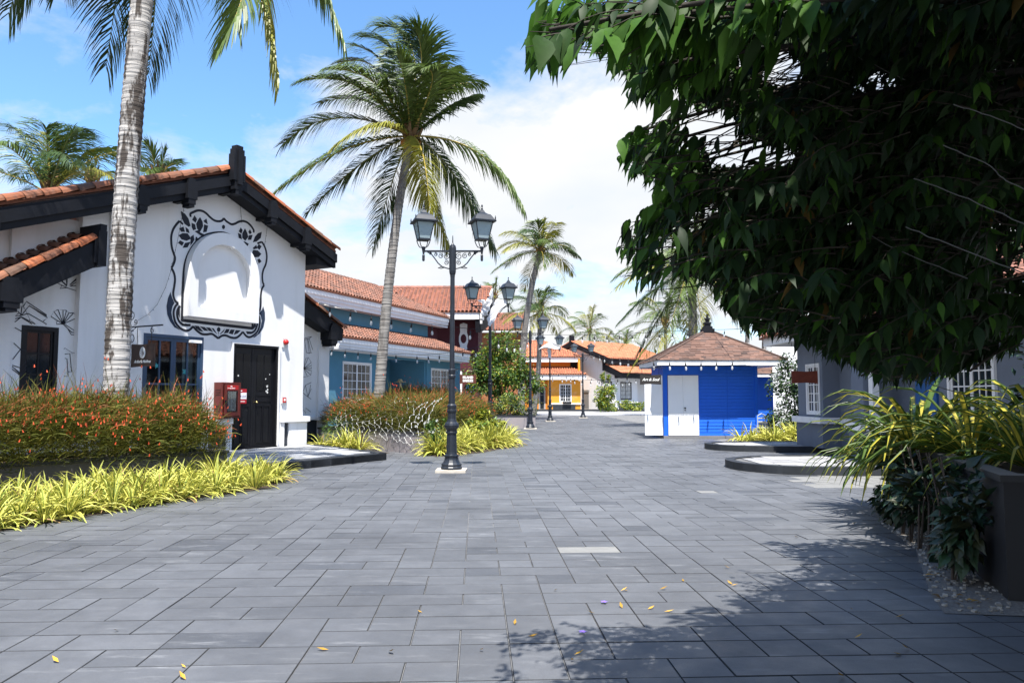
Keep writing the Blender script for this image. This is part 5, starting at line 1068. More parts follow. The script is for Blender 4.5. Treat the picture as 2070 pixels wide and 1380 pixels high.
# ------------------------------------------------------------------ vegetation
rv = random.Random(21)
M_frond = [mat('palm_leaflet_%s' % n, c, rough=.45, var=.2, scale=3, spec=.4, trans=.22, rnd=.25, island=True) for n, c in (('green', (.085, .130, .026)), ('yellow_green', (.22, .22, .032)), ('dark', (.045, .080, .022)))]
M_rach = mat('frond_stem', (.36, .27, .05), rough=.5, var=.2, scale=5)
M_rachg = mat('frond_stem_green', (.16, .17, .04), rough=.5, var=.2, scale=5)
def frond(parent, base, ctrl, tip, ln=.85, tint=0, n=46, wind=(-.22, 0.05, 0), droop=.85, wd=.052, stemr=.032, seg=3):
    base, ctrl, tip = Vector(base), Vector(ctrl), Vector(tip); m = MB(); P = bezier(base, ctrl, tip, n); wind = Vector(wind)
    m.tube(P[::2] if n % 2 == 0 else P, [stemr * (1 - .88 * i / (len(P[::2]) - 1)) for i in range(len(P[::2]))], 5, m=1)
    for i in range(4, n + 1):
        t = i / n; tan = (P[min(i + 1, n)] - P[max(i - 1, 0)]).normalized(); up = Vector((0, 0, 1)); side = tan.cross(up)
        side = side.normalized() if side.length > .05 else Vector((1, 0, 0))
        l_ = 1.5 * ln * min(1, .35 + (t - .08) * 2.4) * (1 - max(0, t - .45) ** 1.5 * 1.55) * rv.uniform(.82, 1.12)
        if l_ < .05: l_ = .05 + .1 * ln
        for sg in (-1, 1, -1, 1):
            if rv.random() < .06: continue
            p0 = P[i] + (P[i] - P[i - 1]) * rv.uniform(-.6, .6)
            d = (side * sg * (.75 - .3 * t) + tan * (.38 + .5 * t) + up * .10 + wind * .4 + Vector((rv.uniform(-.1, .1), rv.uniform(-.1, .1), rv.uniform(-.08, .08)))).normalized()
            dn = rv.uniform(.7, 1.25) * droop; w0 = wd * rv.uniform(.75, 1.1)
            pts = [p0]; q = d.copy()
            for s in range(seg): pts.append(pts[-1] + q * l_ / seg); q = (q + Vector((0, 0, -1)) * dn * .62 + wind * .35).normalized()
            wv = d.cross(up); wv = (wv.normalized() if wv.length > .05 else side) * .6 + tan * .6; wv.normalize()
            rows = []
            for s, p in enumerate(pts):
                ww = w0 * (.7, 1, .75, .06)[s] if seg == 3 else w0 * (.8, 1, .06)[s]; rows.append([p - wv * ww / 2, p + wv * ww / 2])
            m.grid(rows, 0)
    return m.build('frond', [M_frond[tint], M_rach if tint != 2 else M_rachg], parent)
def trunk_mat(name, col, dark, amt, ring):
    m = bpy.data.materials.new(name); m.use_nodes = True; t = m.node_tree; n = t.nodes; l = t.links; bs = n['Principled BSDF']; bs.inputs['Roughness'].default_value = .9; bs.inputs['Specular IOR Level'].default_value = .15
    tc = n.new('ShaderNodeTexCoord'); mp = n.new('ShaderNodeMapping'); mp.inputs['Scale'].default_value = (3.0, 3.0, .55); l.new(tc.outputs['Object'], mp.inputs[0])
    a = n.new('ShaderNodeTexNoise'); a.inputs['Scale'].default_value = 1.7; a.inputs['Detail'].default_value = 9; a.inputs['Roughness'].default_value = .68; l.new(mp.outputs[0], a.inputs[0])
    r = n.new('ShaderNodeMapRange'); r.inputs[1].default_value = .49; r.inputs[2].default_value = .55; r.inputs[4].default_value = amt; l.new(a.outputs['Fac'], r.inputs[0])
    mp2 = n.new('ShaderNodeMapping'); mp2.inputs['Scale'].default_value = (1.2, 1.2, 14); l.new(tc.outputs['Object'], mp2.inputs[0]); b = n.new('ShaderNodeTexNoise'); b.inputs['Scale'].default_value = 1.1; b.inputs['Detail'].default_value = 6; l.new(mp2.outputs[0], b.inputs[0])
    r2 = n.new('ShaderNodeMapRange'); r2.inputs[1].default_value = .3; r2.inputs[2].default_value = .7; r2.inputs[3].default_value = 1 - ring; r2.inputs[4].default_value = 1 + ring; l.new(b.outputs['Fac'], r2.inputs[0])
    vm = n.new('ShaderNodeVectorMath'); vm.operation = 'SCALE'; vm.inputs[0].default_value = col; l.new(r2.outputs[0], vm.inputs['Scale'])
    mi = n.new('ShaderNodeMix'); mi.data_type = 'RGBA'; l.new(r.outputs[0], mi.inputs[0]); l.new(vm.outputs[0], mi.inputs[6]); mi.inputs[7].default_value = (*dark, 1); l.new(mi.outputs[2], bs.inputs['Base Color'])
    bp = n.new('ShaderNodeBump'); bp.inputs['Strength'].default_value = 1.0; bp.inputs['Distance'].default_value = .04; l.new(b.outputs['Fac'], bp.inputs['Height']); l.new(bp.outputs[0], bs.inputs['Normal'])
    return m
M_tr1 = trunk_mat('pale_palm_bark', (.36, .345, .33), (.050, .040, .034), .95, .38); M_tr2 = trunk_mat('grey_palm_bark', (.21, .20, .19), (.10, .09, .085), .6, .30)
def trunk(parent, path, r0, r1, m, rings=.16, flare=.25):
    path = [Vector(p) for p in path]; L_ = sum((b - a).length for a, b in zip(path[:-1], path[1:])); n = int(L_ / rings) * 2; P = []; 
    ctrl = path
    for i in range(n + 1):
        t = i / n
        if len(ctrl) == 3: p = ctrl[0] * (1 - t) ** 2 + ctrl[1] * 2 * t * (1 - t) + ctrl[2] * t * t
        else: p = ctrl[0].lerp(ctrl[1], t)
        P.append(p)
    rr = [(r0 + (r1 - r0) * (i / n)) * (1 + flare * max(0, 1 - i / n * 8) ** 2) * (1.03 if i % 2 == 0 else .965) * (1 + .03 * mnoise.noise((0, 0, i * .37))) for i in range(n + 1)]
    m_ = MB(); m_.tube(P, rr, 16); return m_.build('trunk', m, parent, smooth=True)
def coconuts(parent, c, n=7, r=.11, col=(.30, .11, .02)):
    for i in range(n):
        a = i * 2.4; m = MB(); m.lathe([(.02, -r * 1.2), (r * .7, -r * .8), (r, 0), (r * .75, r * .75), (.02, r * 1.1)], 8); m.build('coconut', mat('coconut_husk', col, rough=.6, var=.3), parent, smooth=True, loc=Vector(c) + Vector((.22 * math.cos(a), .22 * math.sin(a), -.15 - .1 * rv.random())))
def boots(parent, c, rad=.22):
    m = MB()
    for i in range(12):
        a = i * 2.4; d = Vector((math.cos(a), math.sin(a), 0)); p = Vector(c) + Vector((0, 0, -.35 + .06 * i)); m.tube([p, p + d * rad + Vector((0, 0, .25)), p + d * rad * 1.7 + Vector((0, 0, .6))], [.10, .07, .04], 5)
    tag(m.build('leaf_bases', mat('palm_fibre', (.17, .10, .045), rough=.9, var=.35), parent), kind='stuff')
def auto_palm(name, label, base, crown, flen, nf, r0=.17, r1=.12, m=None, seed=1, ln=.75, n=34, bend=0.0, wind=(-.22, .05, 0), low=-.5, group='coconut palms'):
    rs = random.Random(seed); base, crown = Vector(base), Vector(crown); r = thing(name, label, 'palm', base, 0, group); c = crown - base
    mid = c * .5 + Vector((bend, 0, 0)); trunk(r, [(0, 0, 0), mid, c], r0, r1, m or M_tr2); boots(r, c)
    for i in range(nf):
        a = i * 2.39996 + rs.uniform(-.3, .3); k = i / (nf - 1); el = 1.35 - k * (1.35 - low) + rs.uniform(-.15, .15); f = flen * rs.uniform(.85, 1.1) * (.85 if k < .15 else 1)
        h = Vector((math.cos(a), math.sin(a), 0)); d = h * math.cos(el) + Vector((0, 0, math.sin(el))); ct = c + d * f * .55 + Vector((0, 0, f * .06)); tp = c + (h * max(.18, math.cos(el)) * f * .95 + Vector((0, 0, math.sin(el) * f * .75 - f * (.34 * (1 - max(0, min(1, (el - .5) * 1.1))) if el > .3 else .30)))) + Vector(wind) * f * .35
        frond(r, c + d * .1, ct, tp, ln=ln * rs.uniform(.85, 1.1), tint=rs.choice((0, 0, 2, 0, 1)) if k < .6 else rs.choice((0, 1, 1, 2)), n=n, wind=wind, seg=2 if flen < 3.2 else 3)
    return r
# main palm, fronds laid out one by one
mpb = Vector((-4.02, 23.0, .45)); Ym = 23.0
mp_ = thing('coconut_palm', 'tall leaning coconut palm rising from the netted flowering hedge', 'palm', mpb, 0, 'coconut palms')
cr0 = at(829, 276, Ym); trunk(mp_, [(0, 0, 0), at(782, 520, Ym) - mpb, cr0 - mpb + Vector((0, 0, -.1))], .175, .115, M_tr2); boots(mp_, cr0 - mpb); coconuts(mp_, cr0 - mpb + Vector((.05, -.2, -.1)), 8, .10, (.36, .15, .03))
def c5(x, y): return (550 + x * .3623, 20 + y * .3623)
for (mx_, my_), (tx, ty), dm, dt, ln, tint in (((480, 300), (160, 400), -.6, -1.0, .85, 0), ((330, 480), (65, 745), .4, .8, .95, 2), ((640, 200), (375, 300), .8, 1.6, .9, 0), ((800, 150), (500, 150), -.2, .2, 1.05, 2), ((880, 60), (600, 95), .3, .6, 1.1, 0), ((940, 200), (740, 75), -.5, -.6, 1.0, 2), ((960, 330), (860, 330), -.9, -1.6, .9, 0), ((900, 380), (1150, 410), .3, .6, .80, 0), ((1010, 520), (1130, 480), .8, 1.6, .7, 2), ((1200, 680), (1400, 1100), -.3, -.4, .90, 0), ((980, 760), (1240, 1330), .5, 1.0, .95, 2), ((860, 700), (880, 1150), -1.2, -1.9, .80, 1), ((400, 700), (30, 1010), -.7, -1.1, .80, 0), ((520, 790), (195, 1130), .3, .5, .85, 2), ((600, 560), (345, 770), -1.4, -2.0, .75, 1), ((690, 860), (565, 1310), .9, 1.5, .8, 2), ((720, 380), (600, 330), 1.2, 1.8, .9, 0), ((760, 420), (700, 250), -1.0, -1.5, .85, 0), ((800, 860), (1010, 1390), .9, 1.2, .8, 1), ((560, 420), (270, 520), 1.2, 2.0, .85, 2), ((720, 250), (450, 200), .5, 1.0, 1.0, 0), ((840, 200), (660, 60), .9, 1.5, 1.0, 0), ((880, 260), (800, 110), -.6, -1.0, .95, 0), ((620, 320), (330, 330), -1.0, -1.6, .9, 0), ((920, 420), (1010, 330), .9, 1.5, .8, 0)):
    pm_, pt_ = c5(mx_, my_), c5(tx, ty); frond(mp_, cr0 - mpb, at(*pm_, Ym + dm) - mpb, at(*pt_, Ym + dt) - mpb, ln=ln, tint=tint, n=60)
# near left palm, crown above the frame
Yl = 13.3; lb_ = Vector((at(232, 905, Yl).x, Yl, .45)); lp = thing('coconut_palm', 'thick pale palm trunk with dark bark scars rising from the long grey planter', 'palm', lb_, 0, 'coconut palms')
cl_ = at(305, -170, Yl); trunk(lp, [(0, 0, 0), at(240, 430, Yl) - lb_, cl_ - lb_], .215, .175, M_tr1, rings=.13, flare=.15); boots(lp, cl_ - lb_, .28); coconuts(lp, cl_ - lb_, 7, .12)
for (mx_, my_), (tx, ty), dm, dt, ln, tint in (((430, -260), (470, 40), -.6, -.9, .95, 2), ((520, -280), (560, 150), -.2, 0, .95, 1), ((560, -330), (690, 70), .6, .8, 1.0, 0), ((600, -200), (450, 90), -1.2, -1.8, .9, 0), ((330, -120), (300, 150), .8, 1.2, .9, 2), ((260, -200), (215, 130), .9, 1.2, .95, 2), ((120, -300), (20, 20), -.6, -.4, 1.05, 2), ((0, -320), (-60, -40), -1, -1.2, 1.0, 0), ((100, -240), (120, -30), .5, .9, 1.0, 2), ((60, -420), (-200, -120), .3, .5, .9, 0), ((300, -420), (200, -560), 0, 0, .9, 0), ((420, -420), (640, -300), .8, 1.3, .9, 0), ((330, -500), (500, -560), -.4, -.8, .9, 0), ((200, -380), (-20, -420), 1, 1.8, .9, 2)):
    frond(lp, cl_ - lb_, at(mx_, my_, Yl + dm) - lb_, at(tx, ty, Yl + dt) - lb_, ln=ln, tint=tint, n=56, wd=.050)
def palm_px(label, px, py, Y, bpx, flen, nf, seed, **k):
    c = at(px, py, Y); b = at(bpx, 800, Y); return auto_palm('coconut_palm', label, (b.x, Y, 0), c, flen, nf, seed=seed, **k)
palm_px('slender coconut palm with grey trunk leaning over the leafy tree', 1092, 508, 50, 1055, 3.3, 20, 3, ln=.85, n=36, bend=-.9, r0=.24, r1=.17)
palm_px('shorter coconut palm between the leaning palm and the orange house', 1090, 632, 62, 1078, 3.6, 18, 4, ln=1.0, n=30, bend=.4, r0=.22, r1=.17)
palm_px('dark coconut palm behind the ridge of the far white house', 1192, 672, 105, 1192, 5.0, 18, 5, ln=1.2, n=26)
palm_px('small pale palm behind the right end of the far white house roof', 1265, 692, 115, 1262, 2.9, 14, 6, ln=.8, n=22, wind=(-.1, 0, 0))
palm_px('yellowish palm crown beside the dark palm behind the far white house', 1225, 700, 112, 1225, 3.4, 14, 7, ln=1.0, n=22)
palm_px('coconut palm with drooping fronds right behind the blue kiosk', 1398, 545, 38, 1404, 4.2, 24, 8, ln=1.0, n=42, r0=.25, r1=.2, low=-1.0, wind=(-.16, 0, 0))
palm_px('low bushy palm between the far white house and the kiosk roof', 1345, 655, 62, 1345, 4.0, 18, 12, ln=1.0, n=26, low=-.9)
palm_px('windblown coconut palm behind the left end of the white house roof', 100, 392, 30, 100, 4.6, 15, 9, ln=1.0, n=40, low=.35, wind=(.12, 0, 0))
palm_px('small palm crown peeping over the roof right of the pale trunk', 318, 366, 34, 318, 2.2, 11, 10, ln=.7, n=24, low=.3)
palm_px('thin palm crown just left of the pale trunk over the white house roof', 185, 372, 36, 185, 1.8, 9, 11, ln=.5, n=20, low=.1)
palm_px('small palm tip behind the maroon house gable', 1000, 600, 78, 1000, 2.6, 10, 13, ln=.8, n=20)
palm_px('thin pale palm trunk just right of the kiosk roof', 1512, 560, 50, 1508, 3.0, 12, 14, ln=.8, n=24, m=M_tr1)
palm_px('second thin pale palm trunk between the kiosk and the tall white building', 1545, 540, 52, 1543, 3.0, 12, 15, ln=.8, n=24, m=M_tr1)

# ------------------------------------------------------------------ strap-leaved edging plants
M_sy = mat('strap_leaf_yellow', (.60, .57, .12), rough=.5, var=.15, scale=8, trans=.25); M_sg = mat('strap_leaf_green', (.10, .17, .02), rough=.5, var=.2, scale=8, trans=.2)
def strap_clump(seed, n=46, L0=.44, wd=.026, mats=None, name='clump', up=1.0, gw=.22, dr=1.0):
    rs = random.Random(seed); m = MB()
    for i in range(n):
        a = rs.random() * 6.283; h = Vector((math.cos(a), math.sin(a), 0)); el = rs.uniform(.25, 1.4) * up; l_ = L0 * rs.uniform(.6, 1.25); p = h * rs.uniform(0, .05); d = h * math.cos(el) + Vector((0, 0, math.sin(el))); sd = Vector((-h.y, h.x, 0)); w0 = wd * rs.uniform(.7, 1.2); rows = []
        tw = rs.uniform(-.5, .5)
        for s in range(7):
            t = s / 6; w_ = w0 * (.55, .9, 1, 1, .85, .55, .04)[s]; s2 = (sd + Vector((0, 0, tw * t))).normalized(); nb = d.cross(s2) * (w_ * .25)
            rows.append([p - s2 * w_ / 2 + nb, p - s2 * w_ * gw, p + s2 * w_ * gw, p + s2 * w_ / 2 + nb]); p = p + d * l_ / 6; d = (d + Vector((0, 0, -1)) * (.13 + .34 * t) * dr).normalized()
        inv = rs.random() < .25; dead = mats is None and rs.random() < .05; k = len(m.v)
        for r_ in rows: m.v += [tuple(q) for q in r_]
        for r_ in range(6):
            for c in range(3): m.f.append((k + r_ * 4 + c, k + r_ * 4 + c + 1, k + r_ * 4 + c + 5, k + r_ * 4 + c + 4)); m.m.append(2 if dead else ((1 if c == 1 else 0) if not inv else 0))
    return m.mesh(name, mats or [M_sy, M_sg, mat('strap_leaf_dead', (.26, .17, .07), rough=.8, var=.25)])
CL = [strap_clump(i) for i in range(7)]
def clumps(pts, label, group, s0=.9, s1=1.25):
    for p in pts:
        o = link('edging_plant', rv.choice(CL), None, (p[0], p[1], p[2] if len(p) > 2 else .01), (0, 0, rv.random() * 6.28)); s = rv.uniform(s0, s1); o.scale = (s, s, s * rv.uniform(.9, 1.15)); tag(o, label, 'plant', group)
pts = []
e0 = [Vector((-6.6, 6.6)), Vector((-5.72, 8.75)), Vector((-5.0, 10.75)), Vector((-4.5, 11.9)), Vector((-3.98, 12.95))]
for row in range(5):
    for a, b in zip(e0[:-1], e0[1:]):
        n = max(1, int((b - a).length / .30))
        for i in range(n):
            t = (i + rv.uniform(-.3, .3)) / n; p = a.lerp(b, t); q = Vector((-.83, .55)) * (.16 + row * .27 + rv.uniform(-.08, .08)); pts.append((p.x + q.x, p.y + q.y))
pts = [p for p in pts if p[1] > 7.2]
for i in range(16): pts.append((-4.15 - rv.random() * 1.0, 13.1 + rv.random() * .9))
clumps(pts, 'yellow striped strap-leaved edging plant along the long grey planter', 'edging plants along the grey planter')
pts = []
for i in range(70):
    t = rv.random(); b = Vector((-1.95, 19.7)).lerp(Vector((-.45, 22.6)), t * 1.6) if t < .62 else Vector((-.45, 22.6)).lerp(Vector((.05, 25.6)), (t - .62) / .38); pts.append((b.x - rv.random() * (.25 if t < .2 else 1.0) + .1, b.y + rv.random() * .5))
clumps(pts, 'yellow striped strap-leaved edging plant beside the netted pinkish planter', 'edging plants round the pinkish planter', 1.25, 1.75)
clumps([(-5.35 + i * .22 + rv.uniform(-.1, .1), 22.2 - i * .12 + rv.uniform(-.15, .15)) for i in range(6)], 'yellow striped edging plant between the entrance platform and the pinkish planter', 'edging plants behind the platform', 1.1, 1.5)
clumps([(8.2 + rv.random() * 2.2, 25.0 + rv.random() * 1.2) for i in range(20)] + [(7.75, 26.2), (8.0, 25.6), (7.8, 25.3)], 'yellow strap-leaved plant at the foot of the kiosk right corner', 'plants right of the kiosk', 1.2, 1.8)
# ------------------------------------------------------------------ leaf helpers
def leaf_pts(L_, W_, serr=False, fold=.25, droop=.25, n=5):
    """leaf along +x: left edge, midrib, right edge rows"""
    rows = []
    prof = (0.05, .76, 1.0, .72, .28, .0) if n == 5 else (.1, 1, .0)
    for i in range(n + 1):
        t = i / n; w = W_ * prof[i] / 2; z = -droop * L_ * t * t; rows.append([(L_ * t - (.04 * L_ if 0 < i < n else 0), w, z + fold * w), (L_ * t, 0, z), (L_ * t - (.04 * L_ if 0 < i < n else 0), -w, z + fold * w)])
    return rows
def add_leaf(m, M, L_, W_, mi=0, n=5, droop=.25):
    m.grid([[M @ Vector(p) for p in r] for r in leaf_pts(L_, W_, n=n, droop=droop)], mi)
def leaf_matrix(p, d, roll):
    d = Vector(d).normalized(); s = Vector((0, 0, 1)).cross(d); s = s.normalized() if s.length > .05 else Vector((0, 1, 0)); u = d.cross(s); M = Matrix(((d.x, s.x, u.x, p[0]), (d.y, s.y, u.y, p[1]), (d.z, s.z, u.z, p[2]), (0, 0, 0, 1))); return M @ Matrix.Rotation(roll, 4, 'X')
# ------------------------------------------------------------------ feathery flowering hedges
M_fh = mat('feathery_stem', (.085, .105, .014), rough=.7, var=.3, scale=2, trans=.2, rnd=.45, island=True, hue=(.17, .14, .018)); M_red_f = mat('red_tube_flower', (.60, .085, .028), rough=.6, var=.15, trans=.25, rnd=.25, island=True)
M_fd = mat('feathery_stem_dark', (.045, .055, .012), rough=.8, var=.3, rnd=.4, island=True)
def feather_hedge(name, label, a, b, width, z0, z1, n, nf, seed, over=.18, tall=.25, lean=None):
    rs = random.Random(seed); a, b = Vector((*a, 0)), Vector((*b, 0)); d = (b - a); L_ = d.length; d.normalize(); nn = Vector((-d.y, d.x, 0)); r = thing(name, label, 'hedge', a, 0, 'red flowering hedges'); m = MB(); fl = MB()
    for i in range(n):
        u = rs.random() * L_; v = rs.uniform(-.5, .5); edge = abs(v) * 2; top = z1 - (z1 - z0) * .30 * edge ** 3 + .14 * mnoise.noise((u * 1.3, v * 2, seed)) + .08 * mnoise.noise((u * 4, v * 5, seed))
        e2 = min(u, L_ - u) / .5; top -= max(0, 1 - e2) * .25 * (z1 - z0)
        kind = rs.random(); base = d * u + nn * v * width; z = z0 + (top - z0) * (rs.random() ** .55); p = base + Vector((0, 0, z))
        out = (nn * v * 2 + d * (rs.uniform(-1, 1)) + Vector((0, 0, rs.uniform(.1, 1.3)))).normalized(); l_ = rs.uniform(.14, .34)
        if rs.random() < .05: l_ *= 1.0 + tall * 3; out = (out * .5 + Vector((0, 0, 1))).normalized()
        w_ = rs.uniform(.006, .013); sd = out.cross(Vector((rs.uniform(-1, 1), rs.uniform(-1, 1), rs.uniform(-1, 1)))); sd = sd.normalized() if sd.length > .05 else d
        rows = []; q = out.copy()
        for s in range(4): ww = w_ * (1, .9, .7, .2)[s]; rows.append([p - sd * ww / 2, p + sd * ww / 2]); p = p + q * l_ / 3; q = (q + Vector((0, 0, -.22 - .15 * s))).normalized()
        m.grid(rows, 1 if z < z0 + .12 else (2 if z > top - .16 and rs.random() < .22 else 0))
        if len(fl.f) < nf * 4 and z > z0 + (top - z0) * (.30 + .65 * rs.random()) and rs.random() < .30 and mnoise.noise((u * 1.1 + seed, v * 2.5, z * 2)) > -.12:
            c = p; dd = (Vector((rs.uniform(-.4, .4), rs.uniform(-.4, .4), -1))).normalized(); fl.tube([c, c + dd * .026, c + dd * .042], [.004, .009, .013], 4, cap=False)
    tag(m.build('foliage', [M_fh, M_fd, mat('feathery_stem_red', (.26, .075, .025), rough=.7, var=.3, rnd=.4, island=True)], r), kind='stuff'); tag(fl.build('flowers', M_red_f, r), kind='stuff')
    return r
feather_hedge('flowering_hedge', 'feathery hedge dotted with red flowers in the long grey planter', (-9.45, 9.0), (-5.62, 13.95), 1.75, .42, 1.42, 40000, 3000, 1, tall=.35)
feather_hedge('flowering_hedge', 'feathery red flowered hedge round the palm behind the net lights', (-5.3, 24.2), (-2.35, 21.3), 1.5, .45, 1.45, 18000, 600, 2)
feather_hedge('flowering_hedge', 'feathery red flowered hedge behind the nearest lamp', (-2.6, 21.8), (-1.35, 25.6), 1.6, .45, 1.5, 16000, 600, 3)
feather_hedge('flowering_hedge', 'taller feathery hedge with many red flowers before the blue house porch', (-4.6, 27.3), (-1.9, 26.0), 1.8, .45, 1.72, 14000, 1200, 4)
# net of lights thrown over that hedge and planter
nl = thing('net_lights', 'net of small white lights draped over the hedge and front of the pinkish planter', 'net lights', (-4.1, 21.9, 0)); m = MB(); c = Vector((-4.1, 21.9, 0)); rs = random.Random(4)
fa, fb = Vector((-5.2, 22.98, 0)), Vector((-2.25, 20.24, 0)); ff = (fb - fa).normalized(); fn = Vector((ff.y, -ff.x, 0)); 
if fn.y > 0: fn = -fn
nodes = {}
NU, NV = 15, 12
for i in range(NU + 1):
    for j in range(NV + 1):
        t = i / NU; s = j / NV
        z = 1.42 - s * (1.42 - (.18 + .25 * (1 - t) )) ; off = -.62 + .62 * min(1, s * 1.9) if s < .62 else .03
        if z < .62: off = .035
        elif s < .62: off = -.55 + .66 * (s / .62) ** .7
        z += .09 * math.sin(i * .9) * (1 - s); nodes[i, j] = fa.lerp(fb, t) + fn * (off + .03) + Vector((0, 0, z)) + ff * (.07 if j % 2 else 0) + Vector((rs.uniform(-.02, .02), rs.uniform(-.02, .02), rs.uniform(-.03, .03))) - c
for i in range(NU + 1):
    for j in range(NV):
        m.tube([nodes[i, j], nodes[i, j + 1]], .0024, 3, cap=False)
        k = (i + (1 if j % 2 else -1), j + 1)
        if k in nodes and rs.random() < .38: m.tube([nodes[i, j], nodes[k]], .0022, 3, cap=False)
        p = nodes[i, j]; m.tube([p, p + Vector((0, 0, -.035))], .009, 4)
tag(m.build('light_net', mat('net_light_white', (.80, .80, .76), rough=.5), nl), kind='stuff')
# ------------------------------------------------------------------ leafy shrubs and trees
def leafy(name, label, cat, loc, blobs, n, L_, W_, mats, seed, trunk_path=None, group=None, dense=.75, tr=.05, leafn=2, droop=.3):
    """crown of separate leaves spread through overlapping clumps, over a forked trunk"""
    rs = random.Random(seed); r = thing(name, label, cat, loc, 0, group); m = MB(); tot = sum(b[3] * b[4] * b[5] for b in blobs)
    for bx, by, bz, rx, ry, rz_ in blobs:
        k = int(n * rx * ry * rz_ / tot)
        subs = [(Vector((rs.gauss(0, .45), rs.gauss(0, .45), rs.gauss(0, .45))), rs.uniform(.25, .55)) for _ in range(max(4, k // 90))]
        for i in range(k):
            sc, sr = rs.choice(subs); v = Vector((rs.gauss(0, 1), rs.gauss(0, 1), rs.gauss(0, 1))).normalized() * sr * (rs.random() ** .4) + sc
            if v.length > 1.15: continue
            p = Vector((bx + v.x * rx, by + v.y * ry, bz + v.z * rz_)); d = (v.normalized() + Vector((rs.uniform(-.9, .9), rs.uniform(-.9, .9), rs.uniform(-.9, .5)))).normalized(); l_ = L_ * rs.uniform(.6, 1.3)
            add_leaf(m, leaf_matrix(p, d, rs.uniform(-.9, .9)), l_, l_ * W_, rs.choice(range(len(mats))), n=leafn, droop=droop)
    tag(m.build('crown', mats, r), kind='stuff')
    if trunk_path:
        t = MB()
        for path, ra, rb in trunk_path: t.tube(path, [ra + (rb - ra) * i / (len(path) - 1) for i in range(len(path))], 7)
        t.build('trunk', mat('shrub_bark', (.07, .055, .045), rough=.95, var=.3, scale=10), r)
    return r
LG = lambda n, c, t=.3: mat('leaf_' + n, c, rough=.45, var=.2, scale=3, spec=.45, trans=t, rnd=.3, island=True)
G1, G2, G3, G4 = LG('fresh', (.075, .15, .022)), LG('mid', (.045, .095, .020)), LG('dark', (.018, .040, .014), .15), LG('yellow', (.28, .30, .03))
leafy('leafy_tree', 'round leafy green tree with yellow tips between the second and third lamps', 'tree', (-.65, 40.9, 0), [(-.3, 0, 2.9, 1.5, 1.2, 1.2), (.0, 0, 4.0, 1.0, .9, .9), (1.1, 0, 2.8, 1.0, 1.0, 1.0), (-1.1, -.2, 2.2, .8, .8, .8), (1.7, .2, 2.3, .7, .7, .7), (.5, -.3, 1.9, 1.1, .9, .6)], 13000, .15, .55, [G1, G1, G2, G1, G4], 31, [([(0, 0, 0), (.05, 0, 1.2), (-.1, 0, 2.6), (-.2, 0, 4.0)], .13, .03), ([(0.02, 0, .5), (.5, .1, 1.5), (1.4, .2, 2.8)], .07, .02), ([(0, 0, .6), (-.5, 0, 1.5), (-1.2, -.1, 2.4)], .07, .02), ([(.0, 0, .3), (.7, -.1, 1.0), (1.7, 0, 2.2)], .06, .02)])
leafy('trimmed_hedge', 'clipped dark green hedge in the farther pinkish planter', 'hedge', (-.1, 38.3, 0), [(-.7, 0, 1.0, .9, 1.2, .55), (.0, 0, 1.02, .9, 1.2, .55), (.65, 0, 1.0, .9, 1.2, .55)], 5000, .09, .55, [G2, G3, G4], 32)
leafy('shrub', 'tall light green shrub before the far white house', 'shrub', (9.3, 76.5, 0), [(0, 0, 1.7, 1.1, .9, 1.7), (.4, 0, 3.2, .7, .6, 1.0), (-.5, 0, .8, .9, .8, .8)], 2600, .26, .5, [G1, G4], 33)
leafy('low_shrub', 'low clipped yellow green shrubs along the far white house kerb', 'shrub', (12.0, 78.5, 0), [(-2.0, 0, .6, 1.2, .8, .6), (-.4, 0, .6, 1.2, .8, .6), (1.0, 0, .55, 1.1, .8, .5)], 2400, .2, .5, [G4, G1], 34)
leafy('shrub', 'tall dark shrub with black stems between the kiosk and the grey building', 'shrub', (9.6, 27.0, 0), [(.2, 0, 1.9, .7, .8, 1.0), (1.0, -.3, 1.6, .8, .8, 1.2), (.3, -.2, .8, .9, .8, .7), (1.2, .3, 2.2, .5, .5, .6)], 9000, .11, .55, [G3, G2, G3, G2], 35, [([(.2, 0, 0), (.3, 0, 1.2), (.2, 0, 2.6)], .03, .01), ([(.5, 0, 0), (.6, .1, 1.4), (.8, 0, 2.4)], .03, .01)])
leafy('shrub', 'yellow leaved shrub touching the corner of the grey building', 'shrub', (9.3, 23.6, 0), [(0, 0, 1.9, .5, .5, .8), (.2, .2, 1.2, .5, .5, .8)], 1600, .10, .6, [G4, G1], 36)
leafy('shrub', 'small feathery green plant beside the white house base', 'shrub', (-5.0, 22.4, 0), [(0, 0, .45, .5, .5, .45), (.5, .2, .35, .5, .4, .3)], 1500, .09, .12, [G1, G1], 37)
leafy('shrub', 'yellow green crotons beside the second lamp', 'shrub', (-.75, 24.0, 0), [(0, 0, .75, .55, .6, .45), (-.3, -1.0, .6, .5, .6, .4)], 900, .16, .4, [G4, G4, G1], 38)
leafy('flowering_shrub', 'slender plant with white flowers beside the nearest lamp', 'shrub', (-2.2, 20.0, 0), [(0, 0, .55, .35, .3, .5), (.3, .1, .8, .25, .25, .3)], 420, .10, .5, [G1, G2], 39)
m = MB(); rs = random.Random(2)
for i in range(12):
    p = Vector((-2.2 + rs.uniform(-.3, .55), 19.85 + rs.uniform(-.2, .2), rs.uniform(.6, 1.1)))
    for k in range(5): add_leaf(m, leaf_matrix(p, (math.cos(k * 1.257), -.5, math.sin(k * 1.257)), 0), .045, .04, 0, n=2)
o = m.build('white_flowers', mat('white_petal', (.8, .8, .76), rough=.6), bpy.data.objects['flowering_shrub']); o.matrix_parent_inverse = Matrix.Translation((2.2, -20.0, 0)); tag(o, kind='stuff')
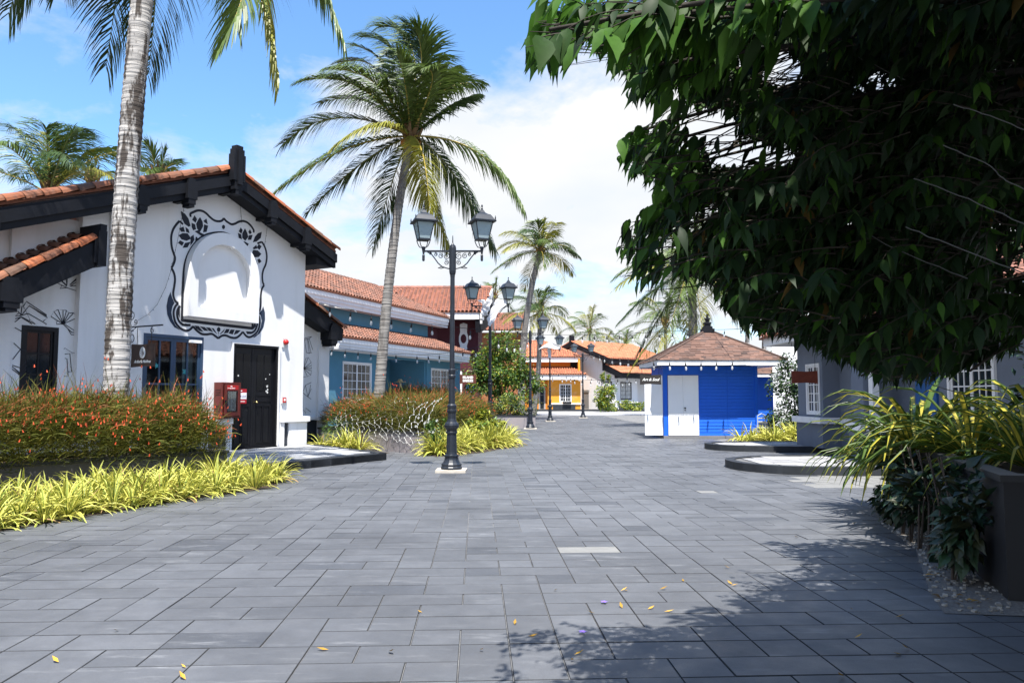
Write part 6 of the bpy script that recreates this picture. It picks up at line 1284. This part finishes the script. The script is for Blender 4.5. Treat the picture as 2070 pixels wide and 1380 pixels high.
# far trees closing the view
leafy('distant_trees', 'dark trees behind the houses at the end of the square', 'trees', (0, 125, 0), [(x, rv.uniform(-3, 3), rv.uniform(3.5, 6.5), 4.5, 3, 4) for x in range(-30, 46, 5)], 9000, .9, .5, [G2, G3], 40)['kind'] = 'stuff'
# ------------------------------------------------------------------ right-hand side: overhanging tree, dark hedge, sword-leaved plants
M_tl = [mat('tree_leaf_%s' % n, c, rough=.55, var=.18, scale=6, spec=.18, trans=t, rnd=.25, island=True) for n, c, t in (('green', (.017, .040, .009), .25), ('deep', (.010, .024, .008), .12), ('fresh', (.050, .120, .016), .42), ('old', (.12, .075, .02), .25))]  # fresh tone also carries the fringe's sunlit look in its paler colour
M_tl1 = [mat('single_leaf_%s' % n, c, rough=.55, var=.18, scale=6, spec=.18, trans=t, rnd=.25) for n, c, t in (('green', (.022, .052, .010), .30), ('fresh', (.050, .120, .016), .45))]
tr_base = Vector((4.6, 2.3, 0)); tree = thing('overhanging_tree', 'broad-leaved tree overhanging the square from the right, dark underneath', 'tree', tr_base)
rt = random.Random(77)
CAN = [(1062, 95), (1078, 0), (2075, 0), (2075, 712), (1960, 742), (1850, 772), (1780, 768), (1690, 728), (1600, 690), (1520, 668), (1480, 640), (1440, 585), (1390, 560), (1345, 548), (1300, 596), (1275, 560), (1246, 580), (1258, 520), (1238, 500), (1275, 440), (1350, 400), (1330, 372), (1262, 345), (1244, 300), (1275, 262), (1340, 250), (1352, 225), (1290, 205), (1262, 205), (1280, 160), (1235, 140), (1215, 95), (1180, 85), (1150, 120), (1120, 160), (1098, 120), (1066, 150)]
leaves = []      # (matrix, length, width, tint, on_edge)
fork = Vector((4.3, 2.4, 2.4))
limbs = MB(); twigs = MB()
limbs.tube([(0, 0, 0), (-.1, .0, 1.2), fork - tr_base], [.20, .17, .15], 10)
GAPS = [[(1478, 100), (1525, 95), (1525, 142), (1482, 145)], [(1536, 92), (1600, 100), (1640, 150), (1600, 185), (1545, 160)], [(1725, 145), (1790, 150), (1835, 185), (1740, 192)], [(1370, 228), (1440, 225), (1505, 250), (1495, 288), (1390, 285)], [(1430, 296), (1520, 288), (1630, 300), (1610, 335), (1450, 338)], [(1680, 445), (1728, 450), (1725, 474), (1684, 474)], [(1330, 180), (1385, 175), (1380, 230), (1330, 235)], [(1390, 420), (1440, 410), (1450, 450), (1400, 460)], [(1330, 470), (1370, 460), (1380, 520), (1340, 520)]]
def shows_outside(p, jit=0):
    """in view but beyond the outline of the crown, where the tree has been pruned back"""
    f_ = p.y * CT + (p.z - 1.5) * ST
    if f_ < .25: return False
    vx = 1035 + 1552 * p.x / f_; vy = 690 - 1552 * (-p.y * ST + (p.z - 1.5) * CT) / f_
    if jit: vx += rt.gauss(0, jit); vy += rt.gauss(0, jit)
    if not (-60 < vx < 2075 and -60 < vy < 1400): return False
    return not inside((vx, max(vy, 1)), CAN) or any(inside((vx, vy), g) for g in GAPS)
def spray(p, d, n, L_, spread=.30, tint=None, edge=0, flat=False):
    """a drooping leafy twig starting at p in direction d"""
    d = Vector(d).normalized(); q = Vector(p); path = [q.copy()]
    for i in range(n):
        q = q + d * (spread / 3.2); d = (d + Vector((rt.uniform(-.16, .16), rt.uniform(-.16, .16), -.10))).normalized(); path.append(q.copy())
        sd = d.cross(Vector((0, 0, 1))); sd = sd.normalized() if sd.length > .05 else Vector((1, 0, 0))
        for sg in ((-1, 1) if rt.random() < .8 else (rt.choice((-1, 1)),)):
            ld = (sd * sg * rt.uniform(.3, .9) + d * rt.uniform(.2, 1.0) + Vector((-.15, 0, -rt.uniform(.25, 1.25) * (.2 if flat else 1)))).normalized(); l_ = L_ * rt.uniform(.7, 1.2)
            tn = tint if tint is not None else (0 if rt.random() < .45 else (1 if rt.random() < .85 else (2 if rt.random() < .93 else 3)))
            if shows_outside(q, 9) or shows_outside(q + ld * l_ * .8, 9): continue
            leaves.append((leaf_matrix(q, ld, rt.uniform(-.4, .4) if flat else rt.uniform(-.8, .8)), l_, l_ * rt.uniform(.27, .36), tn, edge))
    path = [x for x in path if not shows_outside(x)]
    if len(path) > 1: twigs.tube([x - tr_base for x in path], [.0026 * (1 - .7 * i / (len(path) - 1)) for i in range(len(path))], 4, cap=False)
# limbs reaching out over the square to the ends seen against the sky
TIPS = [(1110, 60, 3.0), (1180, 50, 3.1), (1270, 150, 3.6), (1330, 130, 3.5), (1275, 270, 4.2), (1340, 340, 4.6), (1300, 300, 4.4), (1290, 450, 5.0), (1265, 500, 5.2), (1330, 530, 5.2), (1390, 560, 5.4), (1400, 330, 4.6), (1450, 470, 5.2), (1470, 610, 5.8), (1530, 640, 6.0), (1600, 670, 6.2), (1680, 720, 6.2), (1740, 760, 6.0), (1800, 770, 5.6), (1880, 770, 5.2), (1960, 750, 4.8), (1500, 330, 4.6), (1560, 480, 5.4), (1640, 580, 5.8), (1500, 120, 3.6), (1420, 40, 3.3), (1350, 30, 3.2), (1460, 220, 4.2), (1240, 60, 3.3)]
for px, py, Y_ in TIPS:
    Y_ *= .58; e = at(px, py, Y_); a = fork + Vector((rt.uniform(-.2, .2), rt.uniform(-.2, .2), rt.uniform(0, .6))); mid = a.lerp(e, .55) + Vector((0, 0, rt.uniform(.2, .5))); P = bezier(a, mid, e, 12)
    limbs.tube([x - tr_base for x in P], [(.026 if int(px) % 5 == 0 else .007) * (1 - .9 * i / 12) + .002 for i in range(13)], 5, cap=False)
    for i in range(5, 13):
        tan = (P[min(i + 1, 12)] - P[max(i - 1, 0)]).normalized()
        for k in range(3): spray(P[i] + Vector((rt.uniform(-.05, .05),) * 3), tan + Vector((rt.uniform(-.8, .3), rt.uniform(-.6, .6), rt.uniform(-.3, .35))), 6, .125 if px < 1300 and py < 200 else .084, spread=.15, edge=2 if i > 8 else 1, tint=(2 if rt.random() < .55 else None) if i > 9 else None)
# body of the crown: sprays through its volume
cnt = 0
while cnt < 3000:
    px, py = rt.uniform(1100, 2120), rt.uniform(-30, 800)
    if not inside((px, py), CAN): continue
    if 1370 < px < 1590 and 150 < py < 330 and rt.random() < .85: continue
    if px < 1340 and py < 240 and rt.random() < .5: continue
    if px < 1500 and py > 440 and rt.random() < .72: continue
    if px < 1420 and rt.random() < .35: continue
    if px < 1800 and py > 520 and rt.random() < .55: continue
    Y_ = rt.uniform(2.1, 3.7) if px < 1750 else rt.uniform(2.2, 5.0); p = at(px, py, Y_)
    spray(p, (-rt.uniform(.2, 1), rt.uniform(-.6, .6), rt.uniform(-.2, .3)), 6, .082 if px > 1340 or py > 200 else .12, spread=.16, edge=2 if px < 1480 else 1, tint=(2 if rt.random() < .75 else None) if px < 1480 else None); cnt += 1  # more paler leaves towards the left, sunlight on the fringe put into their colour
# upper crown and the part over and behind the camera, which keeps the underside dark
cnt = 0; tries = 0
while cnt < 8200 and tries < 90000:
    tries += 1; p = Vector((rt.uniform(.2, 8.6), rt.uniform(-4.5, 9.2), rt.uniform(2.9, 4.6))) if rt.random() < .45 else Vector((rt.uniform(.6, 5.5), rt.uniform(-.5, 6.0), rt.uniform(3.1, 4.6)))
    if p.x < .95 + .63 * max(0, p.y - 1.9) + .25 * math.sin(p.y * 2.3 + p.z): continue
    f_ = p.y * CT + (p.z - 1.5) * ST
    if f_ > .3:
        vx = 1035 + 1552 * p.x / f_; vy = 690 - 1552 * (-p.y * ST + (p.z - 1.5) * CT) / f_
        if vy > -120 and (vx < 1600 or not inside((vx, vy), CAN)) and vx < 2200: continue
    spray(p, (rt.uniform(-1, 1), rt.uniform(-1, 1), rt.uniform(-.3, .3)), 5, .20, spread=.28, tint=rt.choice((0, 1, 1)), flat=True); cnt += 1
limbs.build('trunk', mat('tree_bark', (.035, .03, .025), rough=.95, var=.3, scale=8, bump=.5, bscale=30), tree, smooth=True)
tag(twigs.build('twigs', mat('twig_bark', (.03, .024, .018), rough=.9), tree), kind='stuff')
# the leaves that show largest are objects, the rest one mass
LM = [MB().grid(leaf_pts(1, .42)).mesh('leaf', m_, smooth=True) for m_ in M_tl1]
def leaf_px(e):
    p = e[0].translation; f_ = p.y * CT + (p.z - 1.5) * ST
    if f_ < .5: return 0
    vx = 1035 + 1552 * p.x / f_; vy = 690 - 1552 * (-p.y * ST + (p.z - 1.5) * CT) / f_
    if not (0 < vx < 2070 and 0 < vy < 1380): return 0
    return e[1] / f_ * (3 if e[4] > 1 else 1) * (1.5 if vx < 1600 else 1)
leaves.sort(key=leaf_px, reverse=True)
for M_, l_, w_, tn, ed in leaves[:300]:
    o = link('leaf', LM[1 if tn == 2 else 0], tree); o.matrix_basis = Matrix.Translation(-tr_base) @ M_ @ Matrix.Scale(l_, 4)
lm = MB(); Tm = Matrix.Translation(-tr_base)
for M_, l_, w_, tn, ed in leaves[300:]: add_leaf(lm, Tm @ M_, l_, w_, tn, n=5 if ed else 2)
tag(lm.build('foliage', M_tl, tree, smooth=True), kind='stuff')
# pale wires strung through the tree
for k, (P_, Y0, Y1) in enumerate((([(1683, -5), (1710, 19), (1800, 40), (1889, 67), (1922, 99)], 2.9, 3.0), ([(1574, 52), (1679, 90), (1760, 128), (1830, 162)], 3.2, 3.1), ([(1441, 126), (1494, 202), (1545, 252), (1595, 296)], 3.4, 3.6), ([(1927, 212), (2000, 234), (2080, 265)], 2.7, 2.6), ([(1906, 294), (2002, 336), (2027, 361), (2080, 386)], 2.7, 2.6), ([(1847, 361), (1960, 403), (2080, 458)], 2.8, 2.6), ([(1830, 458), (1943, 504), (2080, 555)], 2.8, 2.6), ([(1733, 462), (1830, 512), (1956, 563)], 3.2, 2.9), ([(1511, 449), (1560, 472), (1595, 491)], 4.2, 4.0), ([(1545, 520), (1590, 640), (1600, 700)], 4.4, 4.6), ([(1700, 620), (1760, 690), (1840, 760), (1960, 800)], 3.9, 3.6), ([(1520, 590), (1545, 625), (1580, 660)], 4.6, 4.7), ([(1700, 30), (1690, 70), (1680, 100), (1690, 140)], 3.1, 3.2), ([(1590, 560), (1600, 610), (1596, 660)], 4.3, 4.3))):
    n = len(P_); pts = [at(p[0], p[1], .72 * (Y0 + (Y1 - Y0) * i / (n - 1))) for i, p in enumerate(P_)]; q = [Vector(a) for a in pts]; sm = []
    for i in range(n - 1):
        p0_, p3_ = q[max(i - 1, 0)], q[min(i + 2, n - 1)]
        for s in range(6): t = s / 6; sm.append(.5 * (2 * q[i] + (q[i + 1] - p0_) * t + (2 * p0_ - 5 * q[i] + 4 * q[i + 1] - p3_) * t * t + (3 * q[i] - p0_ - 3 * q[i + 1] + p3_) * t ** 3) + Vector((rt.uniform(-.002, .002), 0, rt.uniform(-.002, .002))))
    sm.append(q[-1]); m = MB(); m.tube(sm, .0015, 5)
    WHERE = ['across the top of the dark crown', 'crossing the upper crown below the topmost wire', 'slanting against the sky gap in the crown', 'entering from the edge high in the crown', 'entering from the edge, second from the top', 'entering from the edge, third from the top', 'entering from the edge, fourth from the top', 'sloping through the middle of the crown', 'short and pale over the palm behind the kiosk', 'hanging down beside the kiosk roof', 'sagging over the yellow sword-leaved plants', 'dangling from the lowest leaves over the kiosk roof', 'kinked short piece near the top of the crown', 'hanging straight before the tall white building']
    tag(m.build('light_wire', mat('pale_wire', (.075, .075, .072), rough=.7)), 'pale light wire in the overhanging tree, ' + WHERE[k], 'wire', 'light wires in the overhanging tree')
# dark broad-leaved hedge at the foot of the planter
hb = []
for i in range(9):
    t = i / 8; c = Vector((3.62, 6.3)).lerp(Vector((4.85, 9.9)), t); hb.append((c.x + .12 - 4.2, c.y - 8, .44 + .08 * math.sin(i * 2), .36, .42, .50))
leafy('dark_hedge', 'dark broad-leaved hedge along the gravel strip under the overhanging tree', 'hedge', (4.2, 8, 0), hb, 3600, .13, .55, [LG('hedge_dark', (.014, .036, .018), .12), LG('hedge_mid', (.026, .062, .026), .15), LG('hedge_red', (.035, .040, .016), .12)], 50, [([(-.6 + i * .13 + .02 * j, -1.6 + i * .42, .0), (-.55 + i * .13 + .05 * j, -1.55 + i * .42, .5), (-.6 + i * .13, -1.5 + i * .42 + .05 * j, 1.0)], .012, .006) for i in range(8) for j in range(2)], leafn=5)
# yellow sword-leaved plants above
M_py = mat('sword_leaf_yellow', (.42, .36, .045), rough=.4, var=.12, scale=6, trans=.28); M_pg = mat('sword_leaf_green', (.07, .12, .02), rough=.4, var=.2, scale=6, trans=.2)
SW = [strap_clump(100 + i, n=72, L0=1.2, wd=.055, mats=[M_pg, M_py], name='sword_clump', up=.85, gw=.34, dr=1.5) for i in range(3)]
for i, (x, y, z, s, lab) in enumerate(((4.62, 8.9, .80, 1.05, 'yellow sword-leaved plant catching the sun at the planter corner'), (4.75, 8.0, .85, 1.0, 'yellow sword-leaved plant in the middle of the dark planter'), (5.1, 9.7, .85, 1.15, 'yellow sword-leaved plant behind the sunlit one in the planter'), (4.75, 7.1, .85, .9, 'shaded sword-leaved plant nearest the camera in the dark planter'), (6.1, 8.9, .9, 1.15, 'sword-leaved plant deepest in the shade under the tree'), (4.95, 10.3, .6, .9, 'low sword-leaved plant hanging over the far end of the dark planter'))):
    o = link('sword_plant', SW[i % 3], None, (x, y, z), (0, 0, i * 1.3)); o.scale = (s,) * 3; tag(o, lab, 'plant', 'sword-leaved plants in the dark planter')
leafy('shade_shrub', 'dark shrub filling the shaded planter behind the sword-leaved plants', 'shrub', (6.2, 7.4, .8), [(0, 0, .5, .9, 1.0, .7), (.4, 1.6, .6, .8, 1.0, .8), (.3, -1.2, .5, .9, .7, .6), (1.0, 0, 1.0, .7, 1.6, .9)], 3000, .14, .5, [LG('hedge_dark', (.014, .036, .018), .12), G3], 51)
# ------------------------------------------------------------------ fallen leaves and petals
M_yl = mat('fallen_leaf_yellow', (.42, .24, .03), rough=.8, var=.2, rnd=.4); M_pu = mat('purple_petal', (.20, .12, .55), rough=.6)
FL = MB().grid(leaf_pts(.055, .022, n=2, droop=-.35)).mesh('fallen_leaf', M_yl)
spots = [(1262, 1192), (1255, 1193), (1334, 1190), (1258, 1228), (1478, 1182), (1120, 1192), (1040, 1261), (1202, 1238), (1343, 1235), (1158, 1332), (1161, 1322), (1382, 1174), (1310, 1230), (1725, 1230), (1728, 1288), (1822, 1320), (1705, 1365), (1810, 1246), (118, 1337), (375, 1348), (375, 1372), (240, 1273), (664, 1312), (853, 1237), (786, 1315), (970, 1312), (1068, 1285), (1475, 1147), (1480, 1180), (1614, 1085), (1722, 1058), (1960, 1215), (1838, 1310)]
for i, (px, py) in enumerate(spots):
    p = G(px, py, .006); o = link('fallen_leaf', FL, None, p, (R(rv.uniform(-12, 12)), R(rv.uniform(-12, 12)), rv.random() * 6.28)); o.scale = (rv.uniform(.7, 1.25),) * 3; tag(o, 'small yellowed fallen leaf lying on the pavers', 'leaf', 'fallen leaves on the pavement')
litter = MB(); rs = random.Random(12)
for i in range(150):
    y = rs.uniform(5.5, 8.4); x = rs.uniform(3.0, 4.9)
    if in_gravel(x, y): add_leaf(litter, leaf_matrix((x, y, .018 + rs.random() * .01), (math.cos(i), math.sin(i), rs.uniform(-.1, .25)), rs.uniform(-.3, .3)), rs.uniform(.05, .10), rs.uniform(.02, .04), 0, n=2)
tag(litter.build('leaf_litter', mat('litter_leaf', (.36, .20, .03), rough=.8, rnd=.5, island=True, hue=(.12, .06, .02))), 'yellow leaf litter on the gravel at the hedge foot', 'leaves', kind='stuff')
for (px, py), lab in (((1178, 1280), 'purple fallen flower, the larger one nearer the camera'), ((1221, 1219), 'purple fallen flower, the smaller one farther off')):
    m = MB(); 
    for k in range(5): add_leaf(m, leaf_matrix((0, 0, .008), (math.cos(k * 1.257), math.sin(k * 1.257), .5), 0), .03, .022, 0, n=2)
    tag(m.build('fallen_flower', M_pu, None, loc=G(px, py, .003)), lab, 'flower', 'purple flowers on the pavement')
